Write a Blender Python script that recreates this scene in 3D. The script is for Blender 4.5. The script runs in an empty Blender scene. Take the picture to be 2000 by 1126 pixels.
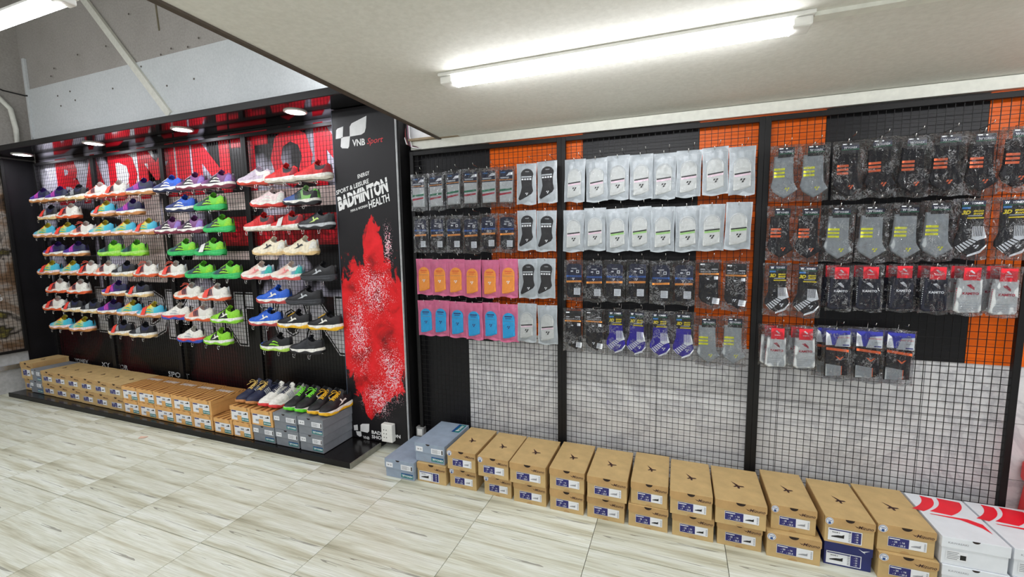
import bpy, bmesh, math, random
from mathutils import Vector, Matrix
S = bpy.context.scene
COL = S.collection
PI = math.pi
random.seed(7)

# ---------------------------------------------------------------- camera
cam_d = bpy.data.cameras.new('camera')
cam = bpy.data.objects.new('camera', cam_d)
COL.objects.link(cam)
right = Vector((0.93492536, 0.35450834, -0.01544051))
down = Vector((0.0241003, -0.10685104, -0.99398291))
fwd = Vector((-0.35402507, 0.92892771, -0.1084415))
m3 = Matrix((right, -down, -fwd)).transposed()
cam.matrix_world = Matrix.Translation((0, 0, 1.45)) @ m3.to_4x4()
cam_d.sensor_width = 36.0
cam_d.sensor_fit = 'HORIZONTAL'
cam_d.lens = 852.0 / 2000.0 * 36.0
cam_d.clip_start = 0.02
S.camera = cam

# ---------------------------------------------------------------- world, exposure
w = bpy.data.worlds.new('shop_ambience')
S.world = w
w.use_nodes = True
w.node_tree.nodes['Background'].inputs[0].default_value = (0.94, 0.97, 1.0, 1)
w.node_tree.nodes['Background'].inputs[1].default_value = 0.30
S.view_settings.view_transform = 'Standard'
S.view_settings.look = 'None'
S.view_settings.gamma = 1.0
S.view_settings.use_curve_mapping = False
S.view_settings.exposure = 1.15
TUBE = 21.0      # radiance of the LED battens
SPOT = 34.0      # radiance of the round downlights
try:
    S.cycles.transparent_max_bounces = 16
    S.cycles.max_bounces = 8
    S.cycles.sample_clamp_indirect = 4.0
except Exception:
    pass

# ---------------------------------------------------------------- helpers
def lin(c):
    out = []
    for v in c[:3]:
        v = v / 255.0
        out.append(v / 12.92 if v <= 0.04045 else ((v + 0.055) / 1.055) ** 2.4)
    return (*out, 1.0)

MATS = {}
class NT:
    """tiny node helper"""
    def __init__(self, name):
        self.m = bpy.data.materials.new(name)
        self.m.use_nodes = True
        self.t = self.m.node_tree
        self.b = self.t.nodes['Principled BSDF']
        self.out = self.t.nodes['Material Output']
    def n(self, typ, **kw):
        nd = self.t.nodes.new(typ)
        for k, v in kw.items():
            setattr(nd, k, v)
        return nd
    def l(self, a, b):
        self.t.links.new(a, b)
    def coord(self, scale=(1, 1, 1), loc=(0, 0, 0), kind='Object'):
        tc = self.n('ShaderNodeTexCoord')
        mp = self.n('ShaderNodeMapping')
        mp.inputs['Scale'].default_value = scale
        mp.inputs['Location'].default_value = loc
        self.l(tc.outputs[kind], mp.inputs['Vector'])
        return mp.outputs[0]
    def noise(self, vec, scale, detail=3, rough=0.55, dist=0.0):
        nd = self.n('ShaderNodeTexNoise')
        nd.inputs['Scale'].default_value = scale
        nd.inputs['Detail'].default_value = detail
        nd.inputs['Roughness'].default_value = rough
        nd.inputs['Distortion'].default_value = dist
        if vec is not None:
            self.l(vec, nd.inputs['Vector'])
        return nd.outputs['Fac']
    def ramp(self, fac, stops, interp='LINEAR'):
        nd = self.n('ShaderNodeValToRGB')
        nd.color_ramp.interpolation = interp
        e = nd.color_ramp.elements
        while len(e) < len(stops):
            e.new(0.5)
        for k, (p, c) in enumerate(stops):
            e[k].position = p
            e[k].color = lin(c) if len(c) == 3 else c
        self.l(fac, nd.inputs[0])
        return nd.outputs[0]
    def math(self, op, a, b=None):
        nd = self.n('ShaderNodeMath', operation=op)
        for i, v in enumerate((a, b)):
            if v is None: continue
            if isinstance(v, (int, float)): nd.inputs[i].default_value = v
            else: self.l(v, nd.inputs[i])
        return nd.outputs[0]
    def mix(self, fac, a, b, blend='MIX'):
        nd = self.n('ShaderNodeMix', data_type='RGBA', blend_type=blend)
        for key, v in ((0, fac), (6, a), (7, b)):
            if isinstance(v, (int, float)): nd.inputs[key].default_value = v
            elif isinstance(v, tuple): nd.inputs[key].default_value = v
            else: self.l(v, nd.inputs[key])
        return nd.outputs[2]
    def bump(self, h, strength=0.2, dist=0.01):
        nd = self.n('ShaderNodeBump')
        nd.inputs['Strength'].default_value = strength
        nd.inputs['Distance'].default_value = dist
        self.l(h, nd.inputs['Height'])
        self.l(nd.outputs[0], self.b.inputs['Normal'])
        return nd.outputs[0]

def mat(name, c, rough=0.5, metal=0.0, var=0.06, scale=30.0, bump=0.0, coat=0.0, spec=0.5):
    if name in MATS: return MATS[name]
    t = NT(name)
    fac = t.noise(t.coord(), scale)
    lo = tuple(max(0, v * (1 - var)) for v in c[:3])
    hi = tuple(min(255, v * (1 + var)) for v in c[:3])
    t.l(t.ramp(fac, [(0.3, lo), (0.7, hi)]), t.b.inputs['Base Color'])
    t.b.inputs['Roughness'].default_value = rough
    t.b.inputs['Metallic'].default_value = metal
    t.b.inputs['Specular IOR Level'].default_value = spec
    if coat: t.b.inputs['Coat Weight'].default_value = coat
    if bump: t.bump(fac, bump, 0.004)
    MATS[name] = t.m
    return t.m

def emit(name, c, strength):
    if name in MATS: return MATS[name]
    t = NT(name)
    t.b.inputs['Base Color'].default_value = (0.8, 0.8, 0.8, 1)
    t.b.inputs['Emission Color'].default_value = lin(c)
    t.b.inputs['Emission Strength'].default_value = strength
    MATS[name] = t.m
    return t.m

_TXT = {}
def text_geo(s, bold=0.0, shear=0.0):
    key = (s, bold, shear)
    if key in _TXT: return _TXT[key]
    cu = bpy.data.curves.new('tmp_text', 'FONT')
    cu.body = s; cu.size = 1.0; cu.shear = shear; cu.offset = bold; cu.resolution_u = 2
    cu.align_x = 'LEFT'
    ob = bpy.data.objects.new('tmp_text', cu)
    COL.objects.link(ob)
    dg = bpy.context.evaluated_depsgraph_get()
    me = bpy.data.meshes.new_from_object(ob.evaluated_get(dg))
    V = [(v.co.x, v.co.y) for v in me.vertices]
    F = [tuple(p.vertices) for p in me.polygons]
    bpy.data.objects.remove(ob); bpy.data.curves.remove(cu); bpy.data.meshes.remove(me)
    if V:
        x0 = min(v[0] for v in V); x1 = max(v[0] for v in V)
        y0 = min(v[1] for v in V); y1 = max(v[1] for v in V)
        V = [((x - (x0 + x1) / 2), (y - (y0 + y1) / 2)) for x, y in V]
        dim = (x1 - x0, y1 - y0)
    else:
        dim = (1, 1)
    _TXT[key] = (V, F, dim)
    return _TXT[key]

class MB:
    """collects geometry (local x right, z up, front towards -y), then builds one mesh"""
    def __init__(self): self.v = []; self.f = []; self.m = []; self.mats = []
    def mi(self, m):
        if m not in self.mats: self.mats.append(m)
        return self.mats.index(m)
    def add(self, V, F, m):
        o = len(self.v); k = self.mi(m)
        self.v += [tuple(p) for p in V]
        self.f += [tuple(i + o for i in f) for f in F]
        self.m += [k] * len(F)
    def box(self, a, b, m, bev=0.0):
        x0, y0, z0 = a; x1, y1, z1 = b
        if bev <= 0:
            V = [(x0,y0,z0),(x1,y0,z0),(x1,y1,z0),(x0,y1,z0),(x0,y0,z1),(x1,y0,z1),(x1,y1,z1),(x0,y1,z1)]
            F = [(3,2,1,0),(4,5,6,7),(0,1,5,4),(1,2,6,5),(2,3,7,6),(3,0,4,7)]
            self.add(V, F, m)
        else:
            bm = bmesh.new()
            bmesh.ops.create_cube(bm, size=1.0)
            for v in bm.verts:
                v.co = Vector((x0 + (v.co.x + .5) * (x1 - x0), y0 + (v.co.y + .5) * (y1 - y0), z0 + (v.co.z + .5) * (z1 - z0)))
            bmesh.ops.bevel(bm, geom=bm.edges[:], offset=bev, segments=2, affect='EDGES', profile=0.5)
            self.bm(bm, m)
    def bm(self, bm, m):
        bm.verts.index_update()
        self.add([v.co[:] for v in bm.verts], [tuple(v.index for v in f.verts) for f in bm.faces], m)
        bm.free()
    def poly(self, pts, y, m):
        self.add([(x, y, z) for x, z in pts], [tuple(range(len(pts)))], m)
    def rect(self, x0, z0, x1, z1, y, m):
        self.poly([(x0, z0), (x1, z0), (x1, z1), (x0, z1)], y, m)
    def slab(self, pts, y, th, m):
        n = len(pts)
        V = [(x, y, z) for x, z in pts] + [(x, y + th, z) for x, z in pts]
        F = [tuple(range(n)), tuple(range(2 * n - 1, n - 1, -1))] + [(i + n, (i + 1) % n + n, (i + 1) % n, i) for i in range(n)]
        self.add(V, F, m)
    def text(self, s, cx, cz, h, y, m, rot=0.0, bold=0.0, shear=0.0, width=None):
        V, F, d = text_geo(s, bold, shear)
        if not V: return
        kz = h / d[1]; kx = kz if width is None else width / d[0]
        c, sn = math.cos(rot), math.sin(rot)
        P = []
        for x, z in V:
            x *= kx; z *= kz
            P.append((cx + x * c - z * sn, y, cz + x * sn + z * c))
        self.add(P, F, m)
    def tube(self, path, r, m, n=6, cap=True):
        P = [Vector(p) for p in path]
        rings = []
        for i, p in enumerate(P):
            d = (P[min(i + 1, len(P) - 1)] - P[max(i - 1, 0)]).normalized()
            a = d.cross(Vector((0, 0, 1)))
            if a.length < 1e-3: a = d.cross(Vector((1, 0, 0)))
            a.normalize(); b = d.cross(a)
            rings.append([p + r * (math.cos(2 * PI * k / n) * a + math.sin(2 * PI * k / n) * b) for k in range(n)])
        V = [q for rg in rings for q in rg]
        F = []
        for i in range(len(P) - 1):
            for k in range(n):
                k2 = (k + 1) % n
                F.append((i * n + k, i * n + k2, (i + 1) * n + k2, (i + 1) * n + k))
        if cap:
            F.append(tuple(range(n - 1, -1, -1))); F.append(tuple((len(P) - 1) * n + k for k in range(n)))
        self.add(V, F, m)
    def bar(self, a, b, w, m):
        """axis aligned thin square bar"""
        h = w / 2
        lo = [min(a[i], b[i]) for i in range(3)]; hi = [max(a[i], b[i]) for i in range(3)]
        for i in range(3):
            if hi[i] - lo[i] < 1e-6: lo[i] -= h; hi[i] += h
        self.box(lo, hi, m)
    def puff(self, pts, y, th, m, inset=0.9):
        n = len(pts)
        cx = sum(p[0] for p in pts) / n; cz = sum(p[1] for p in pts) / n
        R = []
        for s, yy in ((1.0, y), (1.0, y - th * .55), (0.965, y - th * .85), (inset, y - th)):
            R.append([(cx + (x - cx) * s, yy, cz + (z - cz) * s) for x, z in pts])
        V = [p for r in R for p in r]
        F = [(k * n + i, k * n + (i + 1) % n, (k + 1) * n + (i + 1) % n, (k + 1) * n + i) for k in range(3) for i in range(n)]
        F.append(tuple(3 * n + i for i in range(n)))
        F.append(tuple(range(n - 1, -1, -1)))
        self.add(V, F, m)
    def mesh(self, name, smooth=False):
        me = bpy.data.meshes.new(name)
        me.from_pydata(self.v, [], self.f)
        for m in self.mats: me.materials.append(m)
        me.polygons.foreach_set('material_index', self.m)
        if smooth: me.polygons.foreach_set('use_smooth', [True] * len(self.f))
        me.update()
        return me
    def build(self, name, parent=None, smooth=False, loc=None):
        return obj(name, self.mesh(name, smooth), parent, loc)

def obj(name, me, parent=None, loc=None):
    o = bpy.data.objects.new(name, me)
    COL.objects.link(o)
    if parent is not None: o.parent = parent
    if loc is not None: o.location = loc
    return o

def tag(o, label, cat, group=None):
    o['label'] = label; o['category'] = cat
    if group: o['group'] = group
    return o
def struct(o, label=None, cat=None):
    o['kind'] = 'structure'
    if label: o['label'] = label
    if cat: o['category'] = cat
    return o
def thing(name, label, cat, loc=(0, 0, 0), rotz=0.0, group=None):
    o = bpy.data.objects.new(name, None)
    COL.objects.link(o)
    o.location = loc; o.rotation_euler = (0, 0, rotz)
    o.empty_display_size = 0.05
    return tag(o, label, cat, group)

ORD = ['first', 'second', 'third', 'fourth', 'fifth', 'sixth', 'seventh', 'eighth', 'ninth', 'tenth', 'eleventh', 'twelfth', 'thirteenth', 'fourteenth', 'fifteenth', 'sixteenth', 'seventeenth', 'eighteenth']

def rounded(x0, z0, x1, z1, r, n=4):
    P = []
    for cx, cz, a0 in ((x1 - r, z0 + r, -PI / 2), (x1 - r, z1 - r, 0), (x0 + r, z1 - r, PI / 2), (x0 + r, z0 + r, PI)):
        for k in range(n + 1):
            a = a0 + PI / 2 * k / n
            P.append((cx + r * math.cos(a), cz + r * math.sin(a)))
    return P
def ellipse(cx, cz, rx, rz, n=16):
    return [(cx + rx * math.cos(2 * PI * k / n), cz + rz * math.sin(2 * PI * k / n)) for k in range(n)]

# ---------------------------------------------------------------- surface materials
def m_floor():
    t = NT('wood_look_tile')
    v = t.coord()
    vs = t.coord(scale=(0.55, 8.0, 1.0))
    base = t.noise(vs, 1.7, 4, 0.6, 0.25)
    col = t.ramp(base, [(0.28, (154, 150, 126)), (0.42, (211, 210, 191)), (0.50, (233, 236, 224)), (0.62, (245, 249, 243)), (0.8, (220, 220, 204))])
    # fine grain along the boards
    g = t.noise(t.coord(scale=(3.0, 90.0, 1.0)), 2.0, 3, 0.6)
    col = t.mix(0.55, col, t.ramp(g, [(0.3, (196, 194, 178)), (0.65, (255, 255, 255))]), 'MULTIPLY')
    # broad olive patches
    p = t.noise(t.coord(scale=(0.7, 5.0, 1.0)), 2.2, 2)
    col = t.mix(t.ramp(p, [(0.48, (0, 0, 0)), (0.68, (150, 150, 150))]), col, lin((192, 188, 158)))
    # thin dark cracks and knots
    r = t.noise(t.coord(scale=(0.28, 6.0, 1.0), loc=(3.1, 1.7, 0)), 2.1, 3, 0.5, 0.4)
    d = t.math('ABSOLUTE', t.math('SUBTRACT', r, 0.5))
    gate = t.noise(t.coord(scale=(1.3, 9.0, 1), loc=(8, 2, 0)), 1.6, 2)
    ck = t.math('MULTIPLY', t.math('LESS_THAN', d, 0.0055), t.math('GREATER_THAN', gate, 0.52))
    col = t.mix(t.math('MULTIPLY', ck, 0.6), col, lin((88, 82, 66)))
    # small tone shift from tile to tile
    oi = t.n('ShaderNodeObjectInfo')
    k = t.ramp(oi.outputs['Random'], [(0.0, (240, 240, 238)), (1.0, (255, 255, 255))])
    col = t.mix(1.0, col, k, 'MULTIPLY')
    t.l(col, t.b.inputs['Base Color'])
    t.b.inputs['Roughness'].default_value = 0.42
    t.bump(g, 0.06, 0.002)
    return t.m
def m_wall(name, c1, c2, sc=3.0, rough=0.85):
    t = NT(name)
    v = t.coord()
    n = t.noise(v, sc, 5, 0.6)
    n2 = t.noise(v, 60, 2)
    t.l(t.mix(0.08, t.ramp(n, [(0.32, c1), (0.68, c2)]), t.ramp(n2, [(0.3, (60, 60, 55)), (0.7, (255, 255, 255))])), t.b.inputs['Base Color'])
    t.b.inputs['Roughness'].default_value = rough
    t.bump(n2, 0.08, 0.003)
    return t.m
def m_marble():
    t = NT('white_marble_tile')
    v = t.coord(kind='Object')
    oi = t.n('ShaderNodeObjectInfo')
    ad = t.n('ShaderNodeVectorMath', operation='ADD')
    t.l(v, ad.inputs[0]); t.l(oi.outputs['Location'], ad.inputs[1])
    n = t.noise(ad.outputs[0], 2.4, 6, 0.6, 1.5)
    d = t.math('ABSOLUTE', t.math('SUBTRACT', n, 0.5))
    t.l(t.ramp(d, [(0.0, (196, 196, 200)), (0.05, (222, 222, 224)), (0.2, (232, 232, 233))]), t.b.inputs['Base Color'])
    t.b.inputs['Roughness'].default_value = 0.28
    return t.m
def m_backdrop():
    """printed photo collage behind the shoe racks: black with pale lilac and dark red fields"""
    t = NT('backdrop_print')
    n = t.noise(t.coord(scale=(1, 1, 0.8)), 0.9, 3, 0.5, 1.0)
    sx = t.n('ShaderNodeSeparateXYZ'); t.l(t.coord(), sx.inputs[0])
    zz = sx.outputs['Z']
    up = t.math('GREATER_THAN', zz, 1.05)
    top = t.ramp(n, [(0.0, (10, 9, 12)), (0.50, (16, 13, 18)), (0.54, (205, 200, 220)), (0.62, (228, 224, 238)), (0.66, (30, 14, 20)), (1.0, (12, 10, 14))])
    n2 = t.noise(t.coord(loc=(4, 0, 2)), 1.6, 4, 0.6, 1.0)
    low = t.ramp(n2, [(0.0, (9, 8, 10)), (0.5, (14, 11, 13)), (0.62, (62, 10, 16)), (0.75, (40, 8, 12))])
    t.l(t.mix(up, low, top), t.b.inputs['Base Color'])
    t.b.inputs['Roughness'].default_value = 0.4
    return t.m
def m_pillar():
    """black banner with a red powder splash, pink and white specks"""
    t = NT('splash_banner_print')
    co = t.coord()
    sx = t.n('ShaderNodeSeparateXYZ'); t.l(co, sx.inputs[0])
    x, z = sx.outputs['X'], sx.outputs['Z']
    def blob(cx, cz, rx, rz):
        a = t.math('DIVIDE', t.math('SUBTRACT', x, cx), rx)
        b = t.math('DIVIDE', t.math('SUBTRACT', z, cz), rz)
        s = t.math('ADD', t.math('MULTIPLY', a, a), t.math('MULTIPLY', b, b))
        return t.math('SUBTRACT', 1.0, t.math('SQRT', s))
    n = t.noise(t.coord(scale=(1.3, 1, 0.7)), 9.0, 5, 0.65, 0.6)
    body = t.math('MAXIMUM', blob(0.00, 0.86, 0.33, 0.56), blob(0.03, 1.36, 0.10, 0.26))
    body = t.math('MAXIMUM', body, blob(-0.03, 0.40, 0.10, 0.20))
    f = t.math('ADD', body, t.math('MULTIPLY', t.math('SUBTRACT', n, 0.5), 1.15))
    red = t.ramp(f, [(0.03, (0, 0, 0)), (0.10, (255, 255, 255))])
    dark = t.noise(co, 6.0, 4, 0.6, 0.4)
    redc = t.ramp(dark, [(0.3, (120, 8, 14)), (0.48, (214, 16, 24)), (0.7, (236, 30, 40))])
    base = t.ramp(t.noise(co, 3.0), [(0.3, (15, 13, 16)), (0.7, (22, 19, 24))])
    col = t.mix(red, base, redc)
    # specks
    vo = t.n('ShaderNodeTexVoronoi'); vo.inputs['Scale'].default_value = 125.0
    t.l(co, vo.inputs['Vector'])
    sm = t.math('MAXIMUM', blob(0.02, 1.12, 0.21, 0.26), t.math('MAXIMUM', blob(-0.12, 0.80, 0.13, 0.42), blob(0.14, 0.55, 0.16, 0.30)))
    sm = t.math('MAXIMUM', sm, t.math('MAXIMUM', blob(0.16, 1.42, 0.05, 0.22), blob(0.02, 0.36, 0.18, 0.2)))
    sn = t.noise(t.coord(loc=(5, 5, 5)), 11.0, 3, 0.6, 0.8)
    thr = t.math('MULTIPLY', t.math('ADD', sm, t.math('MULTIPLY', t.math('SUBTRACT', sn, 0.45), 1.1)), 0.62)
    sp = t.math('LESS_THAN', vo.outputs['Distance'], t.math('MINIMUM', thr, 0.52))
    pk = t.ramp(t.noise(co, 40.0, 1), [(0.35, (226, 130, 150)), (0.6, (240, 214, 220))])
    col = t.mix(sp, col, pk)
    t.l(col, t.b.inputs['Base Color'])
    t.b.inputs['Roughness'].default_value = 0.5
    t.b.inputs['Specular IOR Level'].default_value = 0.35
    return t.m
def m_poster():
    t = NT('wall_poster_print')
    n = t.noise(t.coord(), 3.0, 4, 0.6, 1.0)
    t.l(t.ramp(n, [(0.3, (22, 20, 20)), (0.45, (120, 92, 66)), (0.55, (170, 160, 150)), (0.62, (40, 34, 30)), (0.75, (150, 140, 60))]), t.b.inputs['Base Color'])
    t.b.inputs['Roughness'].default_value = 0.5
    return t.m
def m_film(name, base=0.05, tint=(255, 255, 255), bs=0.5, sc=26.0, dist=.012, k=.6, crease=.012):
    """clear crinkled plastic film"""
    t = NT(name)
    co = t.coord()
    oi = t.n('ShaderNodeObjectInfo')
    ad = t.n('ShaderNodeVectorMath', operation='ADD')
    t.l(co, ad.inputs[0]); t.l(oi.outputs['Location'], ad.inputs[1])
    n = t.noise(ad.outputs[0], sc, 3, 0.6, 1.6)
    rid = t.math('ABSOLUTE', t.math('SUBTRACT', n, 0.5))
    nm = t.bump(rid, bs, dist)
    tr = t.n('ShaderNodeBsdfTransparent'); tr.inputs[0].default_value = lin(tint)
    gl = t.n('ShaderNodeBsdfGlossy'); gl.inputs['Roughness'].default_value = 0.14
    t.l(nm, gl.inputs['Normal'])
    lw = t.n('ShaderNodeFresnel'); lw.inputs['IOR'].default_value = 1.5
    t.l(nm, lw.inputs['Normal'])
    fac = t.math('ADD', t.math('MULTIPLY', lw.outputs[0], k), base)
    mx = t.n('ShaderNodeMixShader')
    t.l(fac, mx.inputs[0]); t.l(tr.outputs[0], mx.inputs[1]); t.l(gl.outputs[0], mx.inputs[2])
    # folded creases: noise streaks of rough white reflection, put in as extra sparkle
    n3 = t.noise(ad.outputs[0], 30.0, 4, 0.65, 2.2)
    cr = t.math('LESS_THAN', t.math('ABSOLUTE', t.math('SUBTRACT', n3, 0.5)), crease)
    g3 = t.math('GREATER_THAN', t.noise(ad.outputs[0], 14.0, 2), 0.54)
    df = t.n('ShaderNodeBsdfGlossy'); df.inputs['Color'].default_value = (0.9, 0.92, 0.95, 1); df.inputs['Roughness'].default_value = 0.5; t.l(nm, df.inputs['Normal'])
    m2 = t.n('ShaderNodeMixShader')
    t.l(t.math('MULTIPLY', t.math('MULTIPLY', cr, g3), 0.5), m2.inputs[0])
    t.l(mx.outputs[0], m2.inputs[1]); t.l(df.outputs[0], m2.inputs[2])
    t.l(m2.outputs[0], t.out.inputs['Surface'])
    return t.m

M_FLOOR = m_floor()
M_GROUT = mat('floor_grout', (96, 90, 76), 0.9)
M_PLASTER = m_wall('grey_plaster', (162, 157, 151), (173, 168, 163))
M_BOARD = m_wall('pale_wall_board', (206, 211, 213), (214, 218, 220), 2.0)
M_CEIL = m_wall('beige_ceiling_paint', (219, 217, 208), (225, 223, 215), 1.5)
M_MARBLE = m_marble()
M_ORANGE = mat('orange_wall_paint', (230, 100, 10), 0.42, var=0.05, scale=5, spec=.25)
M_BLACKP = mat('black_wall_paint', (23, 22, 25), 0.42, var=0.15, scale=5, spec=.3)
M_BACKDROP = m_backdrop()
M_PILLAR = m_pillar()
M_POSTER = m_poster()
M_FRAME = mat('black_powder_coat', (15, 14, 15), 0.5, var=0.12, spec=.3)
M_GLOSSB = mat('gloss_black_laminate', (9, 8, 10), 0.12, var=0.1, coat=0.4)
M_WOODB = mat('black_wood_platform', (20, 18, 18), 0.22, var=0.25, scale=9)
M_CHROME = mat('bright_wire', (214, 214, 212), 0.25, 1.0)
M_WHITEPL = mat('white_plastic', (236, 235, 230), 0.4, var=0.02)
M_TRIM = mat('white_duct', (226, 226, 216), 0.5, var=0.03)
M_RED = mat('print_red', (232, 20, 44), 0.4, var=0.06, scale=6)
M_PRWHITE = mat('print_white', (240, 238, 246), 0.45, var=0.06, scale=7)
M_PRPINK = mat('print_pale_pink', (240, 212, 206), 0.45, var=0.12, scale=4)
M_INKW = mat('ink_white', (240, 240, 240), 0.5, var=0.02)
M_INKB = mat('ink_black', (14, 13, 14), 0.5)
M_INKR = mat('ink_red', (216, 36, 48), 0.5)
M_TUBE = emit('led_batten_light', (250, 252, 255), TUBE)
M_SPOT = emit('downlight_light', (248, 248, 255), SPOT)
# ================================================================ THE SETTING
WX0, WX1 = -6.32, 3.2
# floor slab and its 60 cm wood-look tiles
b = MB(); b.box((WX0, -2.2, -0.08), (WX1, 2.62, -0.006), M_GROUT)
floor = struct(b.build('floor'), 'pale wood-look tiled shop floor', 'floor')
b = MB(); b.box((-0.2985, -0.2985, -0.006), (0.2985, 0.2985, 0.0), M_FLOOR)
tile_me = b.mesh('floor_tile')
for i in range(-11, 7):
    for j in range(-5, 3):
        cx = 0.24 + 0.6 * i - 0.3; cy = 1.315 + 0.6 * j + 0.3
        if cx + .3 < WX0 or cx > WX1: continue
        o = obj('floor_tile', tile_me, floor, (cx, cy, 0))

# back wall
b = MB()
b.box((WX0 - .15, 2.60, -0.08), (WX1, 2.75, 4.1), M_PLASTER)
wall_back = struct(b.build('wall_back'), 'long back wall carrying all the display racks', 'wall')
b = MB(); b.box((-6.20, 2.588, 2.58), (-1.35, 2.60, 3.05), M_BOARD, 0.002); b.build('wall_board', wall_back)
b = MB(); b.box((-6.22, 2.575, 2.535), (-1.35, 2.60, 2.578), M_BOARD, 0.003); b.build('board_ledge', wall_back)
b = MB(); b.box((-6.24, 2.575, 2.535), (-6.20, 2.60, 3.35), M_BOARD, 0.003); b.build('corner_batten', wall_back)
b = MB()   # slanting white cable duct
p0 = Vector((-4.075, 2.588, 2.56)); p1 = Vector((-5.45, 2.588, 4.08))
d = (p1 - p0).normalized(); nrm = Vector((-d.z, 0, d.x)) * 0.03
q = [p0 + nrm, p0 - nrm, p1 - nrm, p1 + nrm]
b.slab([(v.x, v.z) for v in q][::-1], 2.565, 0.03, M_TRIM)
b.build('slanting_duct', wall_back)
b = MB(); b.tube([(-4.16, 2.598, 3.70), (-4.15, 2.598, 3.42), (-4.14, 2.598, 3.26)], 0.008, mat('old_crack', (120, 112, 92), 0.9)); b.build('wall_crack', wall_back)
b = MB()
for _ in range(22):
    px, pz = random.uniform(-5.9, -2.6), random.uniform(2.75, 3.6)
    b.slab(ellipse(px, pz, 0.009, 0.008, 6), 2.584, 0.003, mat('nail_hole', (96, 90, 84), 0.9))
o = b.build('nail_holes', wall_back); o['kind'] = 'stuff'
b = MB(); b.box((-1.95, 2.575, 2.10), (-1.35, 2.60, 2.53), mat('lit_wall_white', (236, 238, 240), .8, var=.02), .002); b.build('lit_wall_board', wall_back)  # lit stretch of the back wall, its brightness painted in as whiter board
# painted boards: black and orange fields behind the sock racks
def board(x0, x1, z0, z1, m):
    bb = MB(); bb.box((x0 + .001, 2.562, z0), (x1 - .001, 2.60, z1), m); return bb.build('painted_panel', wall_back)
for x0, x1, m in ((-1.95, -1.113, M_BLACKP), (-1.113, -0.527, M_ORANGE), (-0.527, 0.09, M_BLACKP), (0.09, 0.65, M_ORANGE), (0.65, 1.242, M_BLACKP), (1.242, 1.85, M_ORANGE), (1.85, 2.45, M_BLACKP)):
    board(x0, x1, 0.86 if x0 > -1.2 else 0.80, 2.06, m)
board(-1.95, -1.295, 0.0, 0.80, M_BLACKP)
# marble wall tiles under them
for r, (z0, z1) in enumerate(((0.0, 0.066), (0.066, 0.331), (0.331, 0.595), (0.595, 0.86))):
    for c in range(7):
        x0 = -1.295 + 0.6 * c
        zt = z1 if c or r < 3 else 0.80
        zt = 0.86 if r == 3 else z1
        b = MB(); b.box((-0.2985, 0, 0.0012), (0.2985, 0.03, zt - z0 - 0.0012), M_MARBLE)
        b.build('wall_tile', wall_back, loc=(x0 + 0.3, 2.568, z0))
# left wall
b = MB(); b.box((WX0 - .15, -2.2, -0.08), (WX0, 2.60, 4.1), M_PLASTER)
wall_left = struct(b.build('wall_left'), 'grey side wall at the far left end', 'wall')
b = MB(); b.box((WX0, -2.2, 0.0), (WX0 + .03, 2.36, 0.24), mat('grey_skirting', (176, 176, 176), 0.5)); b.build('skirting_board', wall_left)
b = MB(); b.box((WX0, -2.2, 0.24), (WX0 + .06, 2.36, 0.285), mat('silver_rail', (205, 207, 208), 0.25, 0.9)); b.build('silver_rail', wall_left)
b = MB(); b.box((WX0, -2.2, 0.285), (WX0 + .025, 2.36, 0.40), mat('grey_skirting', (176, 176, 176), 0.5)); b.build('upper_skirting', wall_left)
b = MB(); b.box((WX0, 2.36, 0.0), (WX0 + .03, 2.60, 2.34), M_BLACKP); b.build('black_return', wall_left)
b = MB()
b.tube([(-6.29, 1.9, 3.02), (-6.29, 2.2, 3.01), (-6.29, 2.38, 2.95), (-6.29, 2.47, 2.84), (-6.29, 2.49, 2.65), (-6.29, 2.49, 2.42)], 0.022, M_TRIM, 8)
b.build('white_conduit', wall_left, True)
b = MB()
b.tube([(-6.27, 1.9, 3.12), (-6.27, 2.2, 3.08), (-6.26, 2.42, 3.0), (-6.24, 2.57, 2.99), (-6.20, 2.57, 2.985)], 0.007, M_INKB, 6)
b.build('black_cable', wall_left, True)
# low ceiling (underside of the mezzanine) with its dark edge, and the high ceiling beyond
b = MB()
P = [(-1.435, 2.60), (-1.30, 0.6), (-1.22, -2.2), (WX1, -2.2), (WX1, 2.60)]
n = len(P)
b.add([(x, y, 2.108) for x, y in P] + [(x, y, 2.30) for x, y in P],
      [tuple(range(n)), tuple(range(2 * n - 1, n - 1, -1))] + [(i, (i + 1) % n, (i + 1) % n + n, i + n) for i in range(n)][::1], M_CEIL)
ceiling = struct(b.build('ceiling'), 'low beige ceiling over the sock racks', 'ceiling')
M_EDGE = mat('dark_ceiling_edge', (74, 64, 54), 0.7)
b = MB()
E0 = [(-1.435, 2.60), (-1.30, 0.6), (-1.22, -2.2)]
for (xa, ya), (xb, yb) in zip(E0, E0[1:]):
    b.add([(xa - .022, ya, 2.100), (xa, ya, 2.100), (xb, yb, 2.100), (xb - .022, yb, 2.100), (xa - .022, ya, 2.30), (xa, ya, 2.30), (xb, yb, 2.30), (xb - .022, yb, 2.30)],
          [(0, 1, 2, 3), (7, 6, 5, 4), (0, 4, 5, 1), (2, 6, 7, 3), (3, 7, 4, 0), (1, 5, 6, 2)], M_EDGE)
b.build('edge_strip', ceiling)
b = MB(); b.box((0.36, 1.60, 2.096), (1.04, 1.64, 2.108), M_TRIM); b.build('ceiling_duct', ceiling)
b = MB()
b.box((WX0 - .15, -2.2, 4.10), (-1.2, 2.75, 4.2), M_CEIL)
struct(b.build('ceiling_upper'), 'high ceiling beyond the mezzanine edge', 'ceiling')
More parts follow.
